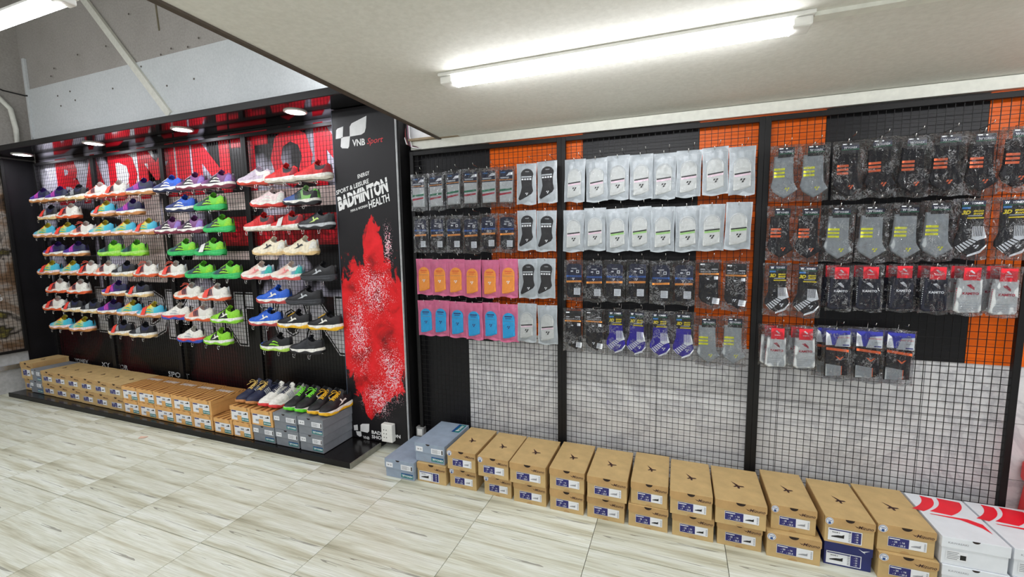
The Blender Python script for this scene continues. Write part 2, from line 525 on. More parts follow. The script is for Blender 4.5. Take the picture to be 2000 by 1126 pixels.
# white cable duct running along the top of the sock racks
b = MB(); b.box((-1.66, 2.528, 2.052), (WX1, 2.562, 2.106), M_TRIM, 0.002)
trim1 = struct(b.build('trim_1'), 'white cable duct along the ceiling above the sock racks', 'trim')
b = MB(); b.box((-1.66, 2.50, 2.106), (-1.30, 2.60, 2.118), mat('brown_ledge', (150, 132, 106), 0.7)); b.build('brown_ledge', trim1)

# ================================================================ LAMPS
def batten(name, label, loc, L=1.14, rotz=0.0, group='led battens'):
    t = thing(name, label, 'lamp', loc, rotz, group)
    b = MB()
    b.box((-L / 2 - .06, -.045, -.012), (L / 2 + .06, .045, 0.0), M_WHITEPL, .003)
    b.build('housing', t)
    for s in (-1, 1):
        b = MB(); x = s * L / 2
        b.box((min(x, x + s * .055), -.037, -.040), (max(x, x + s * .055), .037, -.012), M_WHITEPL, .006)
        b.build('end_cap', t)
    b = MB()
    n = 10
    arc = [(.036 * math.cos(PI + PI * k / n), -.012 - .034 * math.sin(PI * k / n)) for k in range(n + 1)]
    V = [(-L / 2, y, z) for y, z in arc] + [(L / 2, y, z) for y, z in arc]
    F = [(k, k + 1, n + 2 + k, n + 1 + k) for k in range(n)]
    b.add(V, F, M_TUBE)
    b.build('diffuser', t, True)
    return t
batten('led_batten', 'lit LED batten on the low ceiling above the sock racks', (-0.27, 1.62, 2.108))
hb = batten('led_batten', 'lit hanging LED batten, top left corner of the view', (-3.22, 1.25, 2.585))
for sx in (-.4, .4):
    b = MB(); b.tube([(sx, 0, 0), (sx, 0, 1.515)], .002, M_CHROME, 5); b.build('hanger', hb)
batten('led_batten', 'added unseen LED batten upstairs above the mezzanine edge', (-1.75, 2.25, 2.95))  # unseen lamp, added to light the wall beside the slab edge
batten('led_batten', 'lit LED batten on low ceiling behind the viewer', (-0.3, -0.6, 2.108))
batten('led_batten', 'lit LED batten on low ceiling, beyond the right edge of view', (1.68, 1.62, 2.108))
batten('led_batten', 'added unseen LED batten on low ceiling, second row behind the viewer', (0.9, -1.2, 2.108))  # extra batten out of view, added for fill and film highlights
batten('led_batten', 'added unseen LED batten on low ceiling, last row behind the viewer', (-0.6, -1.9, 2.108))  # another unseen extra, added in place of ambient fill
for lab, x, y in (('added unseen hanging LED batten over the far end of the shoe aisle', -5.0, 1.25), ('added unseen hanging LED batten behind the viewer over the aisle', -3.22, -0.6), ('added unseen hanging LED batten near the far left wall', -5.0, -0.6)):  # out-of-view battens added along the aisle to brighten the shoe wall
    hb = batten('led_batten', lab, (x, y, 2.585))
    for sx in (-.4, .4):
        b = MB(); b.tube([(sx, 0, 0), (sx, 0, 1.515)], .002, M_CHROME, 5); b.build('hanger', hb)

# ================================================================ SHOE DISPLAY STAND (left)
# canopy with downlights
t = thing('display_canopy', 'glossy black canopy board above the shoe racks', 'canopy', (-4.0, 2.4, 2.352))
b = MB(); b.box((-2.31, -.19, 0.0), (2.30, .20, 0.040), M_GLOSSB, .002); b.build('board', t)
b = MB(); b.box((-2.31, -.202, -.004), (2.30, -.190, 0.044), M_FRAME, .002); b.build('fascia', t)
for k, x in enumerate((-2.47, -3.63, -4.79, -5.95)):
    dl = thing('downlight', 'round lit downlight, %s from the pillar under the black canopy' % ORD[k], 'lamp', (x, 2.375, 2.352), 0, 'canopy downlights')
    b = MB(); ro, ri, n = .075, .060, 24
    V = []; F = []
    for rr, z in ((ro, 0), (ro, -.006), (ri, -.008), (ri, -.002)):
        V += [(rr * math.cos(2 * PI * i / n), rr * math.sin(2 * PI * i / n), z) for i in range(n)]
    for r in range(3):
        F += [(r * n + i, r * n + (i + 1) % n, (r + 1) * n + (i + 1) % n, (r + 1) * n + i) for i in range(n)]
    b.add(V, F, M_WHITEPL); b.build('trim_ring', dl, True)
    b = MB(); b.add([(ri * math.cos(2 * PI * i / n), ri * math.sin(2 * PI * i / n), -.004) for i in range(n)], [tuple(range(n - 1, -1, -1))], M_SPOT); b.build('lens', dl)
# low platform
t = thing('display_platform', 'low black wooden platform under the shoe racks', 'platform', (-4.05, 2.37, 0.0))
b = MB(); b.box((-2.09, -.235, 0.004), (2.10, .205, 0.036), M_WOODB, .002); b.build('deck', t)
b = MB(); b.box((-2.09, -.245, 0.0), (2.10, -.235, 0.040), M_FRAME, .001); b.build('front_edge', t)
b = MB(); b.box((2.10, -.245, 0.0), (2.108, .065, 0.038), mat('silver_edge', (150, 150, 140), 0.4, 0.6), .001); b.build('metal_edge', t)

# printed backdrop board behind the mesh
t = thing('printed_backdrop', 'black and red printed backdrop behind the shoe racks', 'banner', (0, 2.588, 0.0))
b = MB(); b.box((-6.22, -.010, 0.04), (-2.0, .010, 2.35), M_BACKDROP); b.build('print_board', t)
# big red letters, one by one
xs = -5.88
for ch, wd in zip('BADMINTON', (0.42, 0.44, 0.44, 0.52, 0.20, 0.47, 0.42, 0.44, 0.44)):
    b = MB()
    b.text(ch, 0, 0, 0.45, 0, M_RED, bold=0.05, width=wd - 0.02)
    b.build('red_letter', t, loc=(xs + wd / 2, -.0125, 2.105)); xs += wd * 1.0
for x0, z0, x1, z1, m in ((-4.30, 1.735, -2.25, 1.875, M_PRPINK), (-4.9, 1.12, -4.32, 1.95, M_PRPINK), (-4.30, 1.33, -3.95, 1.735, M_PRPINK), (-4.31, 1.33, -2.95, 1.40, M_PRPINK), (-5.0, 1.9, -4.35, 2.30, M_PRWHITE), (-4.28, 1.95, -3.95, 2.3, M_PRWHITE)):
    b = MB(); b.poly(rounded(x0, z0, x1, z1, .03), -.0112 if m is M_PRPINK else -.0106, m); b.build('printed_field', t)
b = MB()
b.poly(rounded(-3.56, 1.445, -2.30, 1.68, .05), -.0116, mat('print_dark_red', (170, 10, 26), 0.4, var=.1, scale=8))
b.build('red_plate', t)
xs = -3.50
for ch in 'SPORTS':
    b = MB(); b.text(ch, 0, 0, .17, 0, M_RED, bold=.03, width=.155); b.build('plate_letter', t, loc=(xs + .09, -.0125, 1.56)); xs += .195
# white outlined letters low down
xs = -5.45
for ch, wd in zip('BADMINTON', (0.36, 0.38, 0.38, 0.46, 0.17, 0.40, 0.34, 0.38, 0.38)):
    b = MB()
    b.text(ch, 0, 0, 0.46, 0, M_PRWHITE, bold=0.085, width=wd + .012)
    b.text(ch, 0, 0, 0.445, -.0006, M_INKB, bold=0.065, width=wd - .008)
    b.text(ch, 0, 0, 0.42, -.0012, M_PRWHITE, bold=0.045, width=wd - .035)
    b.build('white_letter', t, loc=(xs + wd / 2, -.0125, 0.83)); xs += wd * 0.965
for s, x, wdt in (('YONEX', -5.84, .25), ('XY', -5.42, .15), ('YOR', -5.15, .19), ('SPORT', -4.3, .3)):
    b = MB(); b.text(s, 0, 0, .05, 0, M_INKW, bold=.02, width=wdt); b.build('printed_word', t, loc=(x, -.0125, .262))

# splash banner pillar
t = thing('banner_pillar', 'black pillar panel with red powder splash and white sport lettering', 'banner', (-1.972, 2.445, 0.0))
b = MB()
b.box((-.25, 0.006, 0.040), (.252, 0.128, 2.348), M_BLACKP); b.build('pillar_box', t)
b = MB(); b.box((-.252, 0.0, 0.042), (.252, 0.006, 2.347), M_PILLAR); b.build('printed_face', t)
b = MB(); b.box((.252, -.001, 0.042), (.257, 0.012, 2.347), mat('pale_edge_trim', (196, 198, 200), .4)); b.build('edge_trim', t)
b = MB(); b.box((-.257, -.001, 0.042), (-.252, 0.012, 2.347), mat('blue_edge_trim', (70, 80, 96), .4)); b.build('edge_trim', t)
b = MB(); b.box((.255, 0.012, 0.0), (.275, .150, 2.30), M_FRAME); b.build('side_board', t)
b = MB(); b.box((-.01, .02, 0.0), (.02, .06, .045), M_FRAME); b.build('foot', t)
def logo_vnb(bb, cx, cz, k, y, m):
    def q(pts): bb.poly([(cx + x * k, cz + z * k) for x, z in pts], y, m)
    q([(-.112, -.052), (-.05, -.046), (-.046, .030), (-.088, .020), (-.104, .010)])
    q([(-.040, -.046), (.058, -.032), (.076, -.016), (.088, .002), (.108, .082), (.02, .046), (-.012, .030), (-.034, .006)])
    q([(-.064, -.112), (-.018, -.120), (-.008, -.110), (.006, -.046), (-.060, -.052)][::1])
X0 = -1.972
b = MB()
def P_(pts): b.poly([(x - X0, z) for x, z in pts][::-1], -.0008, M_INKW)
P_([(-2.192, 2.214), (-2.180, 2.224), (-2.131, 2.234), (-2.140, 2.160), (-2.200, 2.157)])
P_([(-2.077, 2.226), (-2.060, 2.246), (-1.936, 2.281), (-1.946, 2.205), (-1.958, 2.178), (-1.985, 2.166), (-2.081, 2.162)])
P_([(-2.153, 2.164), (-2.078, 2.165), (-2.090, 2.100), (-2.100, 2.087), (-2.150, 2.092), (-2.162, 2.104)])
b.build('emblem', t)
for s, cx, cz, h, wd, rot, bold, sh, m in (
        ('VNB', -2.010, 2.118, .044, .104, 0, .03, .0, M_INKW), ('Sport', -1.878, 2.115, .05, .13, .03, .005, .35, M_INKR),
        ('ENERGY', -1.984, 1.906, .026, .104, .2, .02, .2, M_INKW), ('SPORT & LEISURE', -2.083, 1.831, .030, .29, .23, .02, .2, M_INKW),
        ('BADMINTON', -2.003, 1.776, .098, .445, .26, .05, .25, M_INKW), ('MAN & WOMAN', -2.036, 1.686, .018, .15, .22, .015, .2, M_INKW),
        ('HEALTH', -1.870, 1.726, .050, .18, .26, .02, .2, M_INKW), ('VNB', -2.078, .051, .022, .056, 0, .02, 0, M_INKW),
        ('BADMINTON', -1.905, .102, .026, .245, 0, .03, 0, M_INKW), ('SHOP', -1.975, .068, .026, .108, 0, .03, 0, M_INKW)):
    b = MB(); b.text(s, 0, 0, h, 0, m, rot=rot, bold=bold, shear=sh, width=wd)
    b.build('lettering', t, loc=(cx - X0, -.0008, cz))
b = MB(); b.rect(-.225, -.0022, .225, .0022, 0, M_PILLAR if False else mat('banner_black', (28, 24, 27), .45))
o = b.build('letter_slit', t, loc=(-2.003 - X0, -.0014, 1.792)); o.rotation_euler = (0, -.26, 0)
b = MB()
k = .62
for pts in ([(-2.186, .130), (-2.150, .140), (-2.148, .098), (-2.184, .092)], [(-2.125, .140), (-2.108, .152), (-2.045, .160), (-2.050, .104), (-2.064, .090), (-2.128, .094)], [(-2.168, .088), (-2.122, .092), (-2.118, .058), (-2.136, .050), (-2.160, .060)]):
    b.poly([(x - X0, z) for x, z in pts][::-1], -.0008, M_INKW)
b.build('emblem', t)
# power socket on the pillar
t = thing('socket_block', 'white three-way power socket block on the splash pillar', 'socket', (-1.866, 2.444, 0.068))
b = MB(); b.box((-.045, -.042, 0), (.045, 0, .128), M_WHITEPL, .005); b.build('housing', t)
for k in range(3):
    b = MB()
    for s in (-1, 1): b.slab(ellipse(s * .010 - .012, .034 + k * .027, .0035, .004, 8), -.0428, .002, M_INKB)
    b.build('outlet', t)
# cable bundle beside the pillar top
t = thing('cable_bundle', 'loose bundle of thin cables beside the pillar top', 'cable', (-1.69, 2.52, 2.09))
for k, m in enumerate((M_INKW, mat('cable_red', (120, 40, 44), .5), M_INKB, mat('cable_mauve', (150, 110, 130), .5), M_INKW)):
    b = MB(); dx = .010 * k
    b.tube([(dx - .03, .03, .30), (dx - .028, .02, .16), (dx - .012, .0, .05), (dx + .01, -.01, .0 - .006 * k), (dx + .07, 0, -.02 - .004 * k)], .004, m, 5)
    b.build('cable', t, True)
# small grey wall plate
t = thing('wall_plate', 'small grey plate low on the black wall beside the pillar', 'plate', (-1.655, 2.50, 0.135))
b = MB(); b.box((-.03, -.008, -.035), (.03, .03, .035), mat('grey_plate', (150, 150, 148), .5), .004); b.build('cover', t)
b = MB(); b.rect(-.02, -.024, .02, .024, -.0085, M_WHITEPL); b.build('inner_plate', t)

# ---------------------------------------------------------------- wire mesh racks
def rack(name, label, x0, x1, y, z0, z1, group, fr=.026, step=.0303, axis='x', stepz=.0328):
    """framed wire grid standing in the plane y (or x when axis = 'y')"""
    t = thing(name, label, 'rack', (0, 0, 0), 0, group)
    def T(p):
        return p
    for a, c in ((x0, x0 + fr), (x1 - fr, x1)):
        b = MB()
        b.box((a, y - .012, z0), (c, y + .012, z1), M_FRAME, .002) if axis == 'x' else b.box((y - .012, a, z0), (y + .012, c, z1), M_FRAME, .002)
        b.build('post', t)
    for a, c in ((z0, z0 + fr), (z1 - fr, z1)):
        b = MB()
        b.box((x0 + fr, y - .012, a), (x1 - fr, y + .012, c), M_FRAME, .002) if axis == 'x' else b.box((y - .012, x0 + fr, a), (y + .012, x1 - fr, c), M_FRAME, .002)
        b.build('rail', t)
    b = MB()
    nx = round((x1 - x0 - 2 * fr) / step); nz = round((z1 - z0 - 2 * fr) / stepz)
    for i in range(1, nx):
        x = x0 + fr + (x1 - x0 - 2 * fr) * i / nx
        if axis == 'x': b.bar((x, y, z0 + fr), (x, y, z1 - fr), .0023, M_FRAME)
        else: b.bar((y, x, z0 + fr), (y, x, z1 - fr), .0023, M_FRAME)
    for i in range(1, nz):
        z = z0 + fr + (z1 - z0 - 2 * fr) * i / nz
        if axis == 'x': b.bar((x0 + fr, y - .0023, z), (x1 - fr, y - .0023, z), .0023, M_FRAME)
        else: b.bar((y - .0023, x0 + fr, z), (y - .0023, x1 - fr, z), .0023, M_FRAME)
    b.build('wire_grid', t)
    return t
SOCK_RACK = []
for k, (x0, x1, w_) in enumerate(((-1.655, -.640, 'left, beside the splash pillar'), (-.640, .384, 'middle, full of white pouches on top'), (.384, 1.402, 'right, above the white shoe boxes'))):
    SOCK_RACK.append(rack('wire_rack', 'black wire mesh sock rack, ' + w_, x0, x1, 2.512, 0.0, 2.035, 'sock racks'))
SHOE_RACK = []
for k in range(4):
    x0 = -6.15 + .99 * k
    SHOE_RACK.append(rack('wire_rack', 'black wire mesh shoe rack, %s from the left wall' % ORD[k], x0, x0 + .99, 2.535, 0.05, 2.305, 'shoe racks'))
# poster with its own rack on the left wall
t = thing('wall_poster', 'brown and grey printed poster on the far left wall', 'poster', (WX0, 1.75, 0.42))
b = MB(); b.box((0.0, -.55, 0), (.008, .60, 1.90), M_POSTER); b.build('print', t)
for z, s in ((.55, 'VNB'), (.9, 'SPORT')):
    bb = MB(); bb.text(s, 0, 0, .09, 0, M_INKW, bold=.02, width=.32); o = bb.build('lettering', t, loc=(.0092, .33, z)); o.rotation_euler = (0, 0, PI / 2)
rack('wire_rack', 'black wire mesh rack in front of the far left poster', 1.36, 2.36, WX0 + .045, 0.40, 2.33, None, axis='y')
# ================================================================ SHOES
def ip(tab, t):
    for (a, va), (c, vc) in zip(tab, tab[1:]):
        if t <= c:
            u = (t - a) / (c - a); u = u * u * (3 - 2 * u)
            return va + (vc - va) * u
    return tab[-1][1]
SL = 0.292
W_T = [(0, .012), (.02, .022), (.06, .030), (.15, .0355), (.33, .0345), (.5, .039), (.68, .047), (.80, .0455), (.90, .036), (.96, .024), (.99, .012), (1, .005)]
H_T = [(0, .094), (.05, .105), (.13, .093), (.23, .083), (.32, .092), (.385, .106), (.43, .106), (.52, .094), (.63, .078), (.75, .064), (.87, .056), (.95, .048), (.985, .040), (1, .034)]
ZS_T = [(0, .040), (.2, .034), (.45, .029), (.7, .025), (.9, .026), (1, .031)]
ZB_T = [(0, .010), (.06, .001), (.15, 0), (.36, .003), (.5, .004), (.66, 0), (.8, .001), (.92, .007), (1, .017)]
C_T = [(0, .000), (.3, .003), (.6, -.002), (.8, -.005), (1, -.001)]
TS = [0, .012, .03, .06, .1, .15, .2, .26, .32, .365, .385, .41, .44, .48, .52, .56, .6, .64, .68, .72, .76, .8, .84, .88, .92, .95, .975, .99, 1.0]
NSEC = 17
def section(t):
    w_, H, zs, c = ip(W_T, t), ip(H_T, t), ip(ZS_T, t), ip(C_T, t)
    x = t * SL
    pts = []
    if t < .39:
        for k in range(6):
            u = k / 5
            pts.append((x, c + w_ * (1.02 + .10 * math.sin(PI * u) * .6 - .30 * u * u), zs + (H - zs) * u))
        rim = [(.58, H - .003), (.52, H - .020), (0, .050), (-.52, H - .020), (-.58, H - .003)]
        pts += [(x, c + w_ * a, z) for a, z in rim]
        for k in range(5, -1, -1):
            u = k / 5
            pts.append((x, c - w_ * (1.02 + .10 * math.sin(PI * u) * .6 - .30 * u * u), zs + (H - zs) * u))
    else:
        q = max(0.0, min(1.0, (t - .39) / .4))
        for k in range(NSEC):
            a = PI * k / (NSEC - 1)
            ca, sa = math.cos(a), math.sin(a)
            yy = math.copysign(abs(ca) ** (0.95 - .25 * q), ca)
            zz = abs(sa) ** (0.95 - .3 * q)
            pts.append((x, c + w_ * yy * 1.02, zs + (H - zs) * zz))
    return pts
SEC = [section(t) for t in TS]
def surf(t, s):
    """point on the upper; s = 0..1 from the +y edge over the top"""
    t = min(max(t, 0), 1)
    i = max(k for k in range(len(TS) - 1) if TS[k] <= t) if t < 1 else len(TS) - 2
    u = (t - TS[i]) / (TS[i + 1] - TS[i])
    f = s * (NSEC - 1); j = min(int(f), NSEC - 2); v = f - j
    P = [Vector(SEC[a][c]) for a, c in ((i, j), (i + 1, j), (i, j + 1), (i + 1, j + 1))]
    return (P[0] * (1 - u) + P[1] * u) * (1 - v) + (P[2] * (1 - u) + P[3] * u) * v
def outw(t, s, d):
    p = surf(t, s)
    e1 = surf(min(t + .01, 1), s) - surf(max(t - .01, 0), s); e2 = surf(t, min(s + .01, 1)) - surf(t, max(s - .01, 0))
    n = e1.cross(e2)
    if n.length < 1e-9: return p
    n.normalize()
    if n.z < -.1 or (abs(n.z) <= .1 and n.y * (0.5 - s) < 0): n = -n
    return p + n * d
DEF = mat('shoe_default', (128, 128, 128), .5)
def upper_meshes():
    up, li = MB(), MB()
    V = [p for s in SEC for p in s]
    F_u, F_l = [], []
    for i in range(len(TS) - 1):
        for j in range(NSEC - 1):
            q = (i * NSEC + j, (i + 1) * NSEC + j, (i + 1) * NSEC + j + 1, i * NSEC + j + 1)
            (F_l if (TS[i] < .385 and 5 <= j <= 10) else F_u).append(q)
    F_u.append(tuple(range(0, NSEC)))
    n = len(TS) - 1
    F_u.append(tuple(n * NSEC + k for k in range(NSEC - 1, -1, -1)))
    up.add(V, F_u, DEF); li.add(V, F_l, DEF)
    return up.mesh('upper', True), li.mesh('lining', True)
def sole_ring(grow, zf):
    R = []
    for t in TS: R.append((t * SL + (grow if t == 1.0 else (-grow if t == 0 else 0)), ip(C_T, t) + ip(W_T, t) + grow, zf(t)))
    for t in reversed(TS): R.append((t * SL + (grow if t == 1.0 else (-grow if t == 0 else 0)), ip(C_T, t) - ip(W_T, t) - grow, zf(t)))
    return R
def loft(rings, name, cap=True):
    b = MB(); n = len(rings[0])
    F = [(k * n + i, k * n + (i + 1) % n, (k + 1) * n + (i + 1) % n, (k + 1) * n + i) for k in range(len(rings) - 1) for i in range(n)]
    h = n // 2
    for k in (0, len(rings) - 1):
        for i in range(h - 1):
            F.append((k * n + i, k * n + i + 1, k * n + n - 2 - i, k * n + n - 1 - i))
    b.add([p for r in rings for p in r], F, DEF)
    return b.mesh(name, True)
def zmid(f): return lambda t: ip(ZB_T, t) + (ip(ZS_T, t) + .004 - ip(ZB_T, t)) * f
wav = lambda t: .0045 * math.sin(t * 19)
ME_OUT = loft([sole_ring(.001, zmid(0)), sole_ring(.0045, lambda t: zmid(.10)(t)), sole_ring(.0052, lambda t: zmid(.30)(t)), sole_ring(.0066, lambda t: zmid(.50 + .48 * max(0, min(1, (t - .80) / .12)))(t) + wav(t) * (t < .85))], 'outsole')
ME_MID = loft([sole_ring(.0042, lambda t: zmid(.42)(t) + wav(t)), sole_ring(.0058, zmid(.68)), sole_ring(.0045, zmid(.92)), sole_ring(.001, zmid(1.05))], 'midsole')
ME_UP, ME_LIN = upper_meshes()
def patch(name, quads, d=.0012):
    """overlay pieces lying on the upper, each quad a grid in (t, s)"""
    b = MB()
    for (t0, s0), (t1, s1), (t2, s2), (t3, s3) in quads:
        n = 5; V = []
        for i in range(n + 1):
            for j in range(n + 1):
                u, v = i / n, j / n
                t = (t0 * (1 - u) + t1 * u) * (1 - v) + (t3 * (1 - u) + t2 * u) * v
                s = (s0 * (1 - u) + s1 * u) * (1 - v) + (s3 * (1 - u) + s2 * u) * v
                V.append(outw(t, s, d))
        F = [(i * (n + 1) + j, (i + 1) * (n + 1) + j, (i + 1) * (n + 1) + j + 1, i * (n + 1) + j + 1) for i in range(n) for j in range(n)]
        b.add(V, F, DEF)
    return b.mesh(name, True)
ME_TOE = patch('toe_cap', [[(.84, .02), (.955, .04), (.955, .96), (.80, .98)]], .0011)
def near_far(name, q, d): return patch(name, q, d), patch(name, [[(t, 1 - s) for t, s in r] for r in q], d)
ME_HEEL = near_far('heel_counter', [[(.005, .03), (.16, .03), (.10, .24), (.005, .26)]], .0012)
ME_COLLAR = near_far('collar_panel', [[(.04, .17), (.34, .15), (.37, .30), (.04, .30)]], .0011)
ME_MID_PANEL = near_far('side_panel', [[(.30, .03), (.62, .03), (.56, .26), (.42, .34)]], .001)
ME_LOGO_M = near_far('side_logo', [[(.30, .17), (.45, .08), (.47, .115), (.34, .20)], [(.45, .07), (.50, .22), (.47, .24), (.42, .09)], [(.45, .075), (.58, .055), (.46, .12), (.45, .12)]], .0024)
ME_LOGO_S = near_far('side_logo', [[(.40 + .045 * k, .04), (.425 + .045 * k, .04), (.475 + .04 * k, .27), (.45 + .04 * k, .28)] for k in range(4)], .0024)
ME_LOGO_W = near_far('side_logo', [[(.26, .05), (.60, .06), (.55, .11), (.28, .09)], [(.30, .14), (.52, .15), (.48, .19), (.31, .17)]], .0024)
def laces(loop):
    b = MB()
    for k in range(6):
        t = .44 + .038 * k
        b.tube([outw(t + .005, .36 + .005 * k, .002), outw(t, .44, .0035), outw(t - .004, .5, .0042), outw(t, .56, .0035), outw(t + .005, .64 - .005 * k, .002)], .0021, DEF, 5)
        if k < 5:
            b.tube([outw(t + .005, .37, .003), outw(t + .018, .5, .005), outw(t + .035, .63, .003)], .0019, DEF, 5)
    if loop:
        o = outw(.43, .5, .006)
        for s in (-1, 1):
            b.tube([o, o + Vector((.006, s * .015, .012)), o + Vector((.012, s * .034, .014)), o + Vector((.026, s * .040, .004)), o + Vector((.024, s * .026, .002)), o + Vector((.008, s * .008, .003)), o], .0020, DEF, 5)
            b.tube([o, o + Vector((.02, s * .018, .004)), o + Vector((.05, s * .040, -.014))], .0020, DEF, 5)
    return b.mesh('laces', True)
ME_LACE, ME_LACEL = laces(False), laces(True)
def tongue():
    b = MB(); V = []; n = 6
    for i, (x, z, hw) in enumerate(((.100, .132, .017), (.106, .127, .022), (.117, .116, .024), (.130, .108, .022))):
        for th in (0, .006):
            for j in range(n + 1):
                u = j / n * 2 - 1
                V.append((x - th * .8 - .008 * u * u, ip(C_T, .4) + hw * u, z - th * .5 - .010 * u * u))
    F = []
    m_ = n + 1
    for i in range(3):
        for th in range(2):
            for j in range(n):
                a = (i * 2 + th) * m_ + j; c = ((i + 1) * 2 + th) * m_ + j
                F.append((a, a + 1, c + 1, c))
    for j in range(n): F.append((j, j + 1, m_ + j + 1, m_ + j))
    b.add(V, F, DEF)
    return b.mesh('tongue', True)
ME_TONGUE = tongue()
def tag_mesh():
    b = MB(); b.add([], [], DEF)
    # hang tag lying on the near (+y) side
    q = [outw(.53, .34, .007), outw(.66, .32, .008), outw(.66, .02, .014) + Vector((0, .002, -.006)), outw(.53, .02, .016) + Vector((0, .002, -.008))]
    nn = (q[1] - q[0]).cross(q[3] - q[0]).normalized() * .0012
    b.add([p for p in q] + [p + nn for p in q], [(0, 1, 2, 3), (7, 6, 5, 4), (0, 4, 5, 1), (1, 5, 6, 2), (2, 6, 7, 3), (3, 7, 4, 0)], DEF)
    return b.mesh('price_tag')
ME_TAG = tag_mesh()

def m_grad(name, stops, axis='X', n_amt=.12):
    if name in MATS: return MATS[name]
    t = NT(name)
    sx = t.n('ShaderNodeSeparateXYZ'); t.l(t.coord(), sx.inputs[0])
    f = t.math('DIVIDE', sx.outputs[axis], SL if axis == 'X' else .11)
    nz = t.noise(t.coord(), 22.0, 3, .6)
    f = t.math('ADD', f, t.math('MULTIPLY', t.math('SUBTRACT', nz, .5), n_amt * 2))
    t.l(t.ramp(f, stops), t.b.inputs['Base Color'])
    t.b.inputs['Roughness'].default_value = .5
    MATS[name] = t.m
    return t.m
def sm(c, r=.5): return mat('shoe_%d_%d_%d' % c, c, r, var=.08, scale=60, bump=.04)
RAINB = m_grad('rainbow_knit', [(.0, (60, 170, 205)), (.22, (80, 200, 215)), (.38, (236, 214, 60)), (.52, (232, 190, 70)), (.68, (120, 200, 205)), (.85, (80, 170, 210)), (1.0, (150, 130, 190))])
NAVYPUR = m_grad('purple_navy_mesh', [(.0, (40, 34, 84)), (.3, (48, 40, 104)), (.55, (90, 50, 150)), (.8, (70, 56, 150)), (1.0, (110, 70, 170))])
BLUEGRN = m_grad('blue_to_lime_mesh', [(.0, (120, 200, 90)), (.35, (140, 190, 110)), (.6, (60, 90, 150)), (1.0, (34, 60, 150))])
GRNK = m_grad('two_tone_green', [(.0, (120, 214, 60)), (.4, (106, 205, 62)), (.55, (40, 92, 90)), (.72, (44, 70, 84)), (.84, (60, 170, 110)), (1.0, (52, 176, 120))])
PURW = m_grad('purple_knit', [(.0, (136, 84, 140)), (.4, (116, 62, 120)), (.6, (60, 34, 66)), (.8, (130, 70, 132)), (1.0, (110, 62, 118))])
WO = m_grad('white_with_coral_throat', [(.0, (226, 222, 212)), (.35, (230, 228, 220)), (.50, (232, 132, 108)), (.68, (236, 148, 122)), (.76, (226, 220, 208)), (1.0, (214, 206, 190))], n_amt=.05)
WPB = m_grad('white_pink_teal', [(.0, (104, 156, 182)), (.2, (120, 168, 190)), (.3, (236, 226, 210)), (.55, (244, 190, 182)), (.7, (242, 226, 214)), (1.0, (246, 240, 232))])
NAVYB = m_grad('blue_navy_knit', [(.0, (44, 84, 190)), (.4, (48, 92, 200)), (.6, (26, 40, 96)), (1.0, (40, 62, 140))])
GUM = sm((196, 134, 78)); WHITE = sm((236, 234, 226)); BLACK = sm((26, 26, 30)); CREAM = sm((240, 226, 200))
CHAR = sm((44, 46, 52)); REDU = sm((220, 44, 46)); CORAL = sm((236, 100, 80)); LIME = sm((142, 214, 52)); GREEN = sm((48, 184, 96))
PINK = sm((214, 80, 190)); BLUE = sm((36, 96, 206)); NAVY = sm((28, 34, 66)); ORG = sm((226, 96, 48)); YEL = sm((246, 186, 34)); SILV = sm((188, 192, 196)); LILAC = sm((150, 120, 200)); TEAL = sm((60, 186, 176)); PALEP = sm((240, 214, 214)); LGUM = sm((228, 196, 140)); LAV = sm((206, 190, 208))
